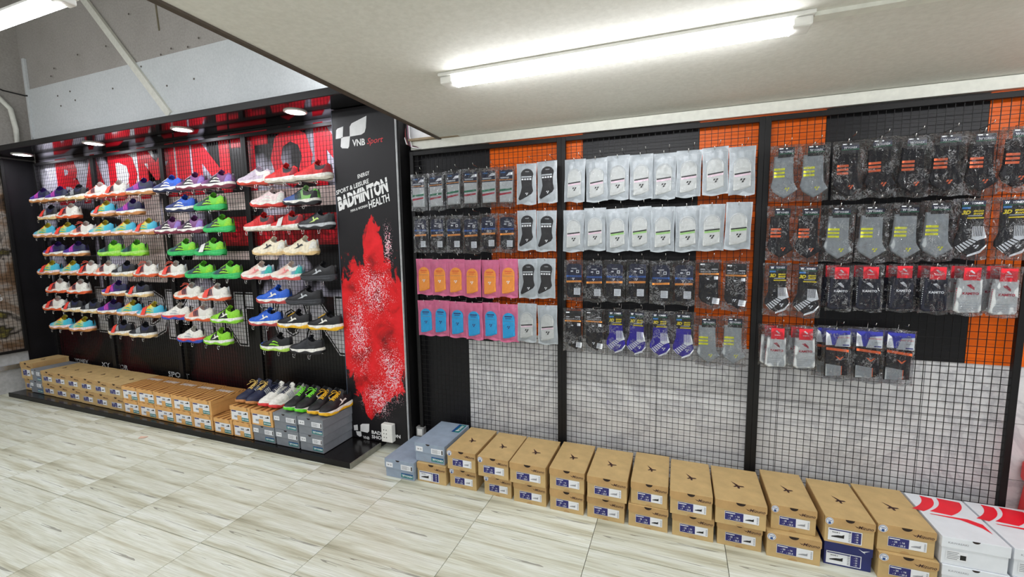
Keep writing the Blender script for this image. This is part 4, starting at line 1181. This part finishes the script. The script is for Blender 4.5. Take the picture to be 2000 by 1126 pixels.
# ================================================================ SOCK PACKS
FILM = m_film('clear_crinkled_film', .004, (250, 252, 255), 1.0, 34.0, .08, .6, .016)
FILM2 = m_film('soft_clear_window', .004, (255, 255, 255), .8, 34.0, .02, .6, .0)
def pouchm(name, c): return mat(name, c, .32, var=.04, scale=22, bump=.10)
PW = pouchm('frosted_white_pouch', (172, 179, 185)); PP = pouchm('pink_pouch', (208, 104, 144))
def knit(name, c): return mat(name, c, .85, var=.03, scale=90, bump=.05)
KB = knit('sock_black', (32, 31, 36)); KW = knit('sock_white', (196, 199, 199)); KO = knit('sock_orange', (240, 156, 66)); KC = knit('sock_blue', (34, 164, 222)); KV = knit('sock_violet', (52, 40, 156)); KG = knit('sock_grey', (150, 155, 158)); KNV = knit('sock_navy_black', (30, 32, 46))
CN = mat('card_navy', (26, 30, 56), .4); CBL = mat('card_black', (22, 21, 24), .4); CGR = mat('card_green', (14, 92, 62), .4); CBLUE = mat('card_blue', (44, 84, 150), .4); CRED = mat('card_red', (226, 34, 52), .4); CYEL = mat('card_yellow', (248, 220, 40), .45); CORG = mat('band_orange', (236, 150, 62), .5); CORG2 = mat('stripe_orange', (232, 104, 52), .5); CGN = mat('band_green', (46, 122, 88), .5); CREDB = mat('band_red', (176, 34, 60), .5); CLG = mat('line_green', (150, 196, 120), .5); CPK = mat('line_pink', (224, 200, 214), .5); CYG = mat('stripe_yellow', (226, 226, 50), .5); CWH = LWHITE; CGY = mat('card_grey', (178, 184, 190), .5); CVB = mat('card_violet_blue', (50, 54, 160), .4); CSK = mat('card_sky', (70, 140, 210), .4)
PWD, PH = .118, .232
def pillow(wd, h, th, m, seed, name, front_only=False, wr=.0016, y0=0.0, zipl=True):
    """soft flat bag hanging from z = 0; edges sealed, wrinkled"""
    r = random.Random(seed); nx, nz = 12, 20
    ph = [r.uniform(0, 6.28) for _ in range(8)]
    b = MB()
    def side(sgn):
        V = []
        for j in range(nz + 1):
            v = j / nz
            for i in range(nx + 1):
                u = i / nx * 2 - 1
                e = max(0, 1 - abs(u) ** 3) * min(1, v / .16) ** .7 * max(0, 1 - (max(0, v - .82) / .18) ** 2)
                edge = 1 + .012 * math.sin(9 * v + ph[0]) - .03 * max(0, math.sin(PI * v)) * .8
                x = u * wd / 2 * edge
                z = -h * v + .004 * math.sin(3.3 * u + ph[1]) * (v > .8) * (v - .8) / .2
                wv = wr * (math.sin(11 * u + 7 * v + ph[2]) + .8 * math.sin(-8 * u + 15 * v + ph[3]) + .7 * math.sin(21 * v + 4 * u + ph[4])) * min(1, e + .15)
                V.append((x, y0 - sgn * (th / 2 * e) + wv * sgn * .9 - (0 if sgn < 0 else 0), z))
        F = [(j * (nx + 1) + i, (j + 1) * (nx + 1) + i, (j + 1) * (nx + 1) + i + 1, j * (nx + 1) + i + 1) for j in range(nz) for i in range(nx)]
        if sgn < 0: F = [f[::-1] for f in F]
        b.add(V, F, m)
    side(1)
    if not front_only: side(-1)
    return b.mesh(name, True)
def arch(cx, w_, ztop, zbot_l, zbot_r, n=9, extra=()):
    r = w_ / 2
    P = [(cx + r * math.cos(PI * k / n), ztop - r * .95 + r * .95 * math.sin(PI * k / n)) for k in range(n + 1)]
    return (P + [(cx - r, zbot_l)] + list(extra) + [(cx + r, zbot_r)])[::1]
def mark(b, cx, cz, k, y, m):
    """small three-stroke emblem"""
    for dx, dz in ((-.55, .35), (.45, .35), (.0, -.45)):
        b.poly([(cx + (dx - .42) * k, cz + (dz - .32) * k), (cx + (dx + .2) * k, cz + (dz - .32) * k), (cx + (dx + .5) * k, cz + (dz + .36) * k), (cx + (dx - .1) * k, cz + (dz + .36) * k)], y, m)
def header(b, x0, z0, x1, z1, y, m):
    b.slab([(x0, z0), (x1, z0), (x1, z1), (x0, z1)], y, .0008, m)
YS = -.0105      # front face of the sock
def pk_pouch(pm, km, km_ink, style, line=None):
    P = []
    P.append(('pouch', [pillow(PWD, PH, .012, pm, s, 'pouch') for s in (1, 2, 3)], []))
    b = MB()
    if style == 'slim':
        out = [(.037 * math.cos(PI * k / 9) + .004, -.062 + .032 * math.sin(PI * k / 9)) for k in range(10)] + [(-.030, -.10), (-.026, -.135), (-.034, -.165), (-.046, -.198), (-.040, -.207), (-.014, -.196), (.030, -.172), (.040, -.155), (.034, -.125), (.034, -.09)]
        sub = []
        b.puff(out, -.004, .007, km)
        c = MB(); c.rect(-.028, -.080, .032, -.0725, YS - .0012, CGY)
        for k in range(4): c.rect(-.027 + .0155 * k, -.094, -.016 + .0155 * k, -.085, YS - .0012, CWH)
        c.text('YONEX', .006, -.047, .005, YS - .0012, CWH)
        mark(c, .004, -.172, .009, YS - .0012, CWH); sub.append(('sock_print', c.mesh('sock_print')))
        P.append(('sock', [b.mesh('sock')], sub))
    else:
        out = arch(0, .078, -.052, -.205, -.192, extra=[(-.034, -.210), (0, -.206)])
        b.puff(out, -.004, .007, km)
        c = MB()
        if style == 'colour':
            c.rect(-.024, -.078, .024, -.071, YS - .0012, km_ink); c.rect(-.020, -.088, .018, -.0845, YS - .0012, km_ink)
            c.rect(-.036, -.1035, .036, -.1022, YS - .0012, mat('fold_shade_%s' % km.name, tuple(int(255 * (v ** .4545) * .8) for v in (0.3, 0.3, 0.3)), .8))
            mark(c, .0, -.140, .0115, YS - .0012, CWH if km is KO else LNAVY)
        else:
            n = 16
            ring = []
            for k in range(n + 1):
                a = PI * k / n
                ring.append(((.034 * math.cos(a), -.088 + .032 * math.sin(a)), (.031 * math.cos(a), -.088 + .029 * math.sin(a))))
            c3 = MB(); c3.add([(p[0][0], YS - .0012, p[0][1]) for p in ring] + [(p[1][0], YS - .0012, p[1][1]) for p in ring], [(i, i + 1, n + 2 + i, n + 1 + i) for i in range(n)], CGY)
            sl = .004
            c.poly([(-.034, -.131 - sl), (.036, -.131 + sl), (.036, -.1245 + sl), (-.034, -.1245 - sl)], YS - .0012, M_INKB)
            c.poly([(-.034, -.141 - sl), (.036, -.141 + sl), (.036, -.1315 + sl), (-.034, -.1315 - sl)], YS - .0012, line)
            c2 = MB(); mark(c2, .002, -.162, .0125, YS - .0016, M_INKB)
        P.append(('sock', [b.mesh('sock')], [('sock_print', c.mesh('sock_print'))] + ([('emblem', c2.mesh('emblem')), ('cuff_ring', c3.mesh('cuff_ring'))] if style == 'line' else [])))
    P.append(('film', [pillow(PWD * .97, PH * .98, .030, FILM2, s, 'film', True, .0012) for s in (4, 5)], []))
    b = MB(); b.rect(-.054, -.0225, .054, -.0205, -.0035, mat('zip_line', (190, 196, 200), .4) if pm is PW else mat('zip_pink', (200, 104, 146), .4)); P.append(('zip_strip', [b.mesh('zip_strip')], []))
    return P
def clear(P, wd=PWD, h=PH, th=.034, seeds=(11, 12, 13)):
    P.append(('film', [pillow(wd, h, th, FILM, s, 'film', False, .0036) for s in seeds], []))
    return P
def yhead(b, x0, x1, z1, y, big=False):
    """dark header card with the maker's name on a green band"""
    header(b, x0, z1 - .046, x1, z1, y, CBL)
    b.rect(x0, z1 - .026, x1, z1 - .010, y - .0005, CN); b.rect(x0, z1 - .031, x1, z1 - .026, y - .0005, CGR)
    xm = (x0 + x1) / 2
    yx(b, x0 + .016, z1 - .0205, .011, y - .001, CWH); b.text('YONEX', xm + .008, z1 - .0205, .009, y - .001, CWH, bold=.03, width=.036)
    b.rect(x0 + .004, z1 - .007, x0 + .020, z1 - .003, y - .001, CWH); b.poly(ellipse(x0 + .034, z1 - .006, .004, .003, 8), y - .001, CWH)
def pk_white_striped():
    P = []; b = MB(); b.puff([(-.043, -.205), (.040, -.205), (.043, -.03), (-.043, -.03)], .004, .013, KW)
    c = MB(); y = -.0095
    header(c, -.042, -.085, .042, -.022, y, CN)
    c.poly([(0, -.055), (.042, -.050), (.042, -.036), (.020, -.036)], y - .0005, CWH); c.text('YONEX', -.018, -.034, .007, y - .0005, CSK, bold=.03)
    c.rect(-.042, -.078, .042, -.074, y - .0005, CORG); c.rect(-.036, -.068, .02, -.060, y - .0005, CGY)
    P.append(('header_card', [c.mesh('header_card')], []))
    d = MB(); d.poly([(-.041, -.142), (.039, -.136), (.039, -.124), (-.041, -.130)], y - .0003, CGN)
    e = MB(); e.poly([(-.041, -.165), (.036, -.155), (.036, -.146), (-.041, -.153)], y - .0006, CREDB)
    P.append(('sock', [b.mesh('sock')], [('green_stripe', d.mesh('green_stripe')), ('red_stripe', e.mesh('red_stripe'))]))
    return clear(P)
def pk_dark_band():
    P = []; b = MB(); b.puff([(-.030, -.212), (.030, -.212), (.042, -.196), (.043, -.10), (-.043, -.10), (-.042, -.196)], .004, .013, KB)
    c = MB(); y = -.0095
    c.slab([(-.043, -.128), (.043, -.128), (.043, -.030)] + [(.030, -.022), (-.030, -.022), (-.043, -.030)], y, .0008, CN)
    c.rect(-.043, -.096, .043, -.086, y - .0006, CBLUE); c.rect(-.043, -.092, .043, -.088, y - .0009, CSK) if False else None
    c.text('YONEX', .0, -.048, .007, y - .0006, CWH, bold=.03); c.rect(.012, -.073, .028, -.056, y - .0006, CWH); c.rect(.016, -.069, .024, -.060, y - .001, M_INKB); c.poly(ellipse(-.012, -.063, .008, .004, 10), y - .0006, CWH)
    mark(c, -.004, -.106, .008, y - .0006, CWH); c.poly([(-.043, -.128), (.043, -.125), (.043, -.114), (-.043, -.117)], y - .0006, CORG)
    P.append(('header_card', [c.mesh('header_card')], []))
    P.append(('sock', [b.mesh('sock')], []))
    d = MB(); d.rect(-.0, -.196, .036, -.158, y - .0006, CWH)
    for k in range(4): d.rect(.004, -.190 + .008 * k, .030, -.187 + .008 * k, y - .001, LGREY)
    P.append(('price_sticker', [d.mesh('price_sticker')], []))
    return clear(P)
def pk_black_card():
    P = []; b = MB(); b.puff([(.02, -.238), (.046, -.205), (.044, -.07), (-.044, -.07), (-.046, -.19), (-.030, -.215)], .004, .013, KB)
    c = MB(); y = -.0095
    header(c, -.046, -.078, .046, -.014, y, CBL)
    c.text('コロエルゴソックス', 0, -.060, .010, y - .0006, CWH, bold=.02, width=.080); c.rect(-.046, -.076, .046, -.068, y - .0006, CORG)
    c.rect(-.040, -.026, -.02, -.020, y - .0006, CWH); c.rect(.012, -.05, .040, -.046, y - .0006, CWH); c.rect(-.04, -.05, -.02, -.046, y - .0006, CWH)
    P.append(('header_card', [c.mesh('header_card')], []))
    d = MB(); d.rect(.024, -.100, .042, -.084, y - .0006, CWH); d.poly(ellipse(-.004, -.098, .006, .004, 10), y - .0006, CWH); mark(d, .0, -.196, .009, y - .0006, CWH)
    P.append(('sock', [b.mesh('sock')], [('sock_print', d.mesh('sock_print'))]))
    e = MB(); e.poly([(.016, -.222), (.048, -.226), (.052, -.196), (.020, -.192)], y - .0012, CWH)
    for k in range(3): e.rect(.022, -.216 + .008 * k, .044, -.213 + .008 * k, y - .0016, LGREY)
    P.append(('price_sticker', [e.mesh('price_sticker')], []))
    return clear(P, PWD, .252)
def pk_3d(km):
    P = []; b = MB()
    b.puff([(.0, -.244), (.030, -.232), (.050, -.205), (.052, -.185), (.040, -.160), (.038, -.06), (-.034, -.06), (-.036, -.14), (-.050, -.180), (-.050, -.200)], .004, .013, km)
    c = MB(); y = -.0095
    header(c, -.036, -.088, .038, -.012, y, CBL)
    c.rect(-.036, -.030, .038, -.014, y - .0005, CN); c.rect(-.036, -.034, .038, -.030, y - .0005, CGR)
    yx(c, -.022, -.0225, .011, y - .001, CWH); c.text('YONEX', .012, -.0225, .009, y - .001, CWH, bold=.03, width=.038)
    c.rect(-.034, -.045, -.008, -.037, y - .0005, CSK)
    c.text('3D', -.020, -.060, .017, y - .001, CYEL, bold=.05, shear=.3, width=.028); c.text('ERGO', .018, -.055, .008, y - .001, CYEL, bold=.06, shear=.2, width=.032); c.text('SHAPE', .018, -.066, .008, y - .001, CYEL, bold=.06, shear=.2, width=.032)
    c.rect(-.014, -.076, .030, -.072, y - .001, CGY); c.rect(-.016, -.086, .036, -.081, y - .001, CYEL)
    P.append(('header_card', [c.mesh('header_card')], []))
    d = MB()
    d.poly([(.004, -.166), (.026, -.176), (.050, -.166), (.038, -.118), (.004, -.118)], y - .0006, CWH)
    for k in range(6): d.rect(.007 + .0052 * k, -.160, .0092 + .0052 * k, -.118, y - .001, km)
    d0 = d; d = MB()
    d.poly([(-.046, -.204), (-.026, -.228), (.026, -.176), (.004, -.166)], y - .0006, CWH)
    for k in range(6):
        t0 = k / 6 + .04; xa, za = -.046 + .050 * t0, -.204 + .038 * t0; xb, zb = -.026 + .052 * t0, -.228 + .052 * t0
        d.poly([(xa, za), (xb, zb), (xb + .0035, zb + .003), (xa + .0035, za + .0026)], y - .001, km)
    d1 = d; d = MB()
    mark(d, .020, -.203, .010, y - .001, CWH)
    d.poly([(-.006, -.246), (.034, -.230), (.052, -.202), (.052, -.194), (.032, -.220), (-.004, -.238)], y - .0006, CWH)
    P.append(('sock', [b.mesh('sock')], [('rib_patch', d0.mesh('rib_patch')), ('rib_patch', d1.mesh('rib_patch')), ('toe_print', d.mesh('toe_print'))]))
    return clear(P, PWD + .004, .258)
def pk_striped(km, sm_):
    P = []; b = MB()
    b.puff([(.002, -.246), (.030, -.228), (.056, -.206), (.040, -.176), (.036, -.13), (.034, -.05), (-.044, -.05), (-.046, -.15), (-.054, -.190), (-.042, -.216)], .004, .013, km)
    c = MB(); y = -.0095
    yhead(c, -.030, .036, -.012, y)
    P.append(('header_card', [c.mesh('header_card')], []))
    st = []
    for k in range(3):
        d = MB(); d.rect(-.044, -.116 - .0165 * k, .0, -.106 - .0165 * k, y - .0006, sm_); st.append(('stripe', d.mesh('stripe')))
    d = MB(); mark(d, .012, -.205, .011, y - .0006, sm_)
    P.append(('sock', [b.mesh('sock')], st + [('emblem', d.mesh('emblem'))]))
    return clear(P, PWD + .004, .262)
def pk_red_head(km, ink):
    P = []; b = MB(); b.puff([(-.030, -.205), (.038, -.200), (.044, -.190), (.040, -.055), (-.040, -.055), (-.044, -.12), (-.046, -.195)], .004, .015, km)
    c = MB(); y = -.0115
    header(c, -.026, -.062, .030, -.008, y, CRED)
    for k in range(3): c.poly([(-.008 + .004 * k, -.022 - .004 * k), (.004 + .002 * k, -.030 - .002 * k), (.010, -.030 - .002 * k), (-.001 + .004 * k, -.019 - .004 * k)], y - .0006, CWH)
    c.text('KAMITO', .002, -.042, .005, y - .0006, CWH, bold=.03)
    P.append(('header_card', [c.mesh('header_card')], []))
    d = MB()
    for k in range(3): d.poly([(-.014 + .008 * k, -.082 - .007 * k), (.004 + .004 * k, -.098 - .002 * k), (.014, -.098 - .003 * k), (.0 + .006 * k, -.078 - .006 * k)], y - .0006, ink)
    d.text('KAMITO', .002, -.118, .011, y - .0006, ink, bold=.04, width=.054)
    for k in range(4): d.rect(-.036, -.160 - .010 * k, .036, -.1575 - .010 * k, y - .0005, CGY if km is KW else CBL)
    for k in range(9): d.rect(-.0455, -.10 - .009 * k, -.038, -.0965 - .009 * k, y + .004, CREDB if km is KW else CWH)
    P.append(('sock', [b.mesh('sock')], [('sock_print', d.mesh('sock_print'))]))
    return clear(P, .108, .215)
def pk_v():
    P = []; b = MB(); b.puff([(-.045, -.232), (.046, -.222), (.046, -.09), (-.045, -.09)], .004, .016, KB)
    c = MB(); y = -.0125
    header(c, -.046, -.080, .050, -.010, y, CVB)
    c.poly([(-.046, -.080), (-.020, -.080), (-.030, -.030), (-.046, -.016)], y - .0005, CWH); c.slab([(-.010, -.085), (.050, -.085), (.050, -.028), (.004, -.034)], y - .002, .0008, CGY)
    c.text('SPORT SOCKS', .022, -.042, .006, y - .003, M_INKR, width=.048); c.rect(.020, -.080, .046, -.075, y - .003, LNAVY); c.rect(.02, -.06, .044, -.057, y - .003, LGREY)
    P.append(('header_card', [c.mesh('header_card')], []))
    d = MB(); d.poly([(-.044, -.102), (.046, -.112), (.046, -.100), (-.044, -.090)], y - .0006, CORG2)
    d0 = d; d = MB()
    d.poly([(-.006, -.132), (.010, -.150), (.014, -.150), (.028, -.132), (.020, -.134), (.012, -.143), (.003, -.134)], y - .0006, CORG2)
    d1 = d; d = MB()
    d.poly([(-.044, -.228), (.018, -.224), (.018, -.178), (-.044, -.170)], y - .0006, KG); d.rect(.018, -.220, .021, -.178, y - .0006, CORG2)
    P.append(('sock', [b.mesh('sock')], [('orange_band', d0.mesh('orange_band')), ('chest_mark', d1.mesh('chest_mark')), ('grey_patch', d.mesh('grey_patch'))]))
    return clear(P, .122, .254, .040)
PK = {
 'ws': (pk_white_striped(), 'white striped sock pack with dark header'),
 'bp': (pk_pouch(PW, KB, CWH, 'slim'), 'white pouch with black sock'),
 'db': (pk_dark_band(), 'black sock pack with orange band'),
 'po': (pk_pouch(PP, KO, CORG2, 'colour'), 'pink pouch with orange sock'),
 'pb': (pk_pouch(PP, KC, LNAVY, 'colour'), 'pink pouch with blue sock'),
 'wp': (pk_pouch(PW, KW, CGY, 'line', CPK), 'white pouch, white sock with black line'),
 'wg': (pk_pouch(PW, KW, CGY, 'line', CLG), 'white pouch, white sock with green line'),
 'bc': (pk_black_card(), 'black sock pack with black orange-lined card'),
 'dv': (pk_3d(KV), 'violet blue ankle sock pack'),
 'dk': (pk_3d(KB), 'black ankle sock pack with white ribs'),
 'gy': (pk_striped(KG, CYG), 'grey sock pack with yellow stripes'),
 'bo': (pk_striped(KB, CORG2), 'black sock pack with orange stripes'),
 'rk': (pk_red_head(KNV, CWH), 'black sock pack with red card'),
 'rw': (pk_red_head(KW, CREDB), 'white sock pack with red card'),
 'vv': (pk_v(), 'black and grey sock pack with blue card'),
}
def sock_hook():
    b = MB()
    b.tube([(0, 0, .012), (0, -.006, .004), (0, -.02, 0), (0, -.085, 0), (0, -.096, .004), (0, -.102, .016)], .0019, M_CHROME, 6)
    b.tube([(.026, 0, .030), (.026, -.045, .030), (.026, -.095, .034), (.026, -.100, .044)], .0016, M_CHROME, 5)
    b.tube([(-.02, .0, .004), (0.0, -.004, .004), (.026, -.004, .004), (.026, -.003, .032)], .0016, M_CHROME, 5)
    return b.mesh('sock_hook', True)
ME_SH = sock_hook()
RN = ['top row', 'second row', 'third row', 'bottom row']
RK = ['left', 'middle', 'right']
rp = random.Random(21)
def pack(kind, label, x, y, z, group, rot=0.0, tilt=0.0):
    parts, _ = PK[kind]
    t = thing('sock_pack', label, 'socks', (x, y, z), rot, group)
    t.rotation_euler = (tilt, rp.uniform(-.025, .025), rot)
    for nm, mes, sub in parts:
        o = obj(nm, rp.choice(mes), t)
        for n2, m2 in sub: obj(n2, m2, o)
    return t
PACKS = [
 [('ws', 1.882, [-1.547, -1.422, -1.299, -1.180, -1.062, -.946]), ('bp', 1.893, [-.825, -.703])],
 [('db', 1.612, [-1.540, -1.421, -1.302, -1.186, -1.068, -.946]), ('bp', 1.624, [-.826, -.706])],
 [('po', 1.342, [-1.530, -1.415, -1.299, -1.183, -1.065, -.943]), ('bp', 1.345, [-.823, -.712])],
 [('pb', 1.075, [-1.527, -1.411, -1.295, -1.179, -1.065, -.949]), ('wp', 1.077, [-.830, -.708])]], [
 [('wp', 1.889, [-.541, -.425, -.309, -.192, -.076, .041, .159, .279])],
 [('wp', 1.620, [-.549, -.431]), ('wg', 1.618, [-.314, -.196, -.078, .039, .156, .276])],
 [('db', 1.338, [-.546, -.432, -.320, -.201, -.082, .032]), ('bc', 1.338, [.148, .272])],
 [('bc', 1.066, [-.553, -.432]), ('dv', 1.066, [-.316, -.201, -.084, .034]), ('gy', 1.056, [.153, .274])]], [
 [('gy', 1.872, [.459, .577]), ('bo', 1.874, [.705, .823, .942, 1.055, 1.168, 1.283])],
 [('bo', 1.597, [.457, .573]), ('gy', 1.592, [.692, .815, .936, 1.043]), ('dk', 1.596, [1.153, 1.277])],
 [('dk', 1.322, [.450, .577]), ('rk', 1.318, [.706, .818, .938, 1.052]), ('rw', 1.318, [1.166, 1.283])],
 [('rw', 1.016, [.464, .580]), ('vv', 1.020, [.706, .829, .946])]]
for a, rack_rows in enumerate(PACKS):
    for r, runs in enumerate(rack_rows):
        k = 0
        for kind, z, xs in runs:
            for x in xs:
                look = PK[kind][1]
                dz = rp.uniform(-.006, .004)
                film_back = kind in ('rk', 'rw', 'vv', 'gy', 'bo')
                pack(kind, '%s, %s from left, %s, %s rack' % (look, ORD[k], RN[r], RK[a]), x, 2.428 + rp.uniform(-.004, .004), z + dz, 'sock packs on the wire racks', rp.uniform(-.10, .10), -.01)
                if kind in ('rk', 'rw', 'vv'):
                    pack(kind, '%s, behind the %s pack, %s, %s rack' % (look, ORD[k], RN[r], RK[a]), x - .022, 2.468, z + .002, 'sock packs on the wire racks', -.12, 0)
                obj('sock_hook', ME_SH, SOCK_RACK[a], (x - .004, 2.510, z - .010))
                k += 1
# ================================================================ OTHER THINGS
t = thing('plastic_stool', 'red plastic stool cut off at the right edge', 'stool', (1.622, 2.415, 0.0))
RP = mat('red_plastic', (226, 40, 44), .3, var=.04)
b = MB(); b.box((-.16, -.14, .345), (.16, .14, .442), RP, .018); b.build('seat', t)
for sx in (-1, 1):
    for sy in (-1, 1):
        b = MB()
        b.add([(sx * .145 - .02, sy * .125 - .02, 0), (sx * .145 + .02, sy * .125 - .02, 0), (sx * .145 + .02, sy * .125 + .02, 0), (sx * .145 - .02, sy * .125 + .02, 0), (sx * .12 - .024, sy * .10 - .024, .35), (sx * .12 + .024, sy * .10 - .024, .35), (sx * .12 + .024, sy * .10 + .024, .35), (sx * .12 - .024, sy * .10 + .024, .35)], [(3, 2, 1, 0), (4, 5, 6, 7), (0, 1, 5, 4), (1, 2, 6, 5), (2, 3, 7, 6), (3, 0, 4, 7)], RP)
        b.build('leg', t)
b = MB(); b.slab([(-.03, -.018), (.03, -.012), (.022, .016), (-.02, .020)], 0, .002, mat('pink_paper', (226, 190, 170), .7))
o = b.build('paper_scrap'); o.location = (-3.79, 1.975, 0.0025); o.rotation_euler = (PI / 2, 0, 0.4); tag(o, 'small pink paper scrap on the floor before the platform', 'litter')
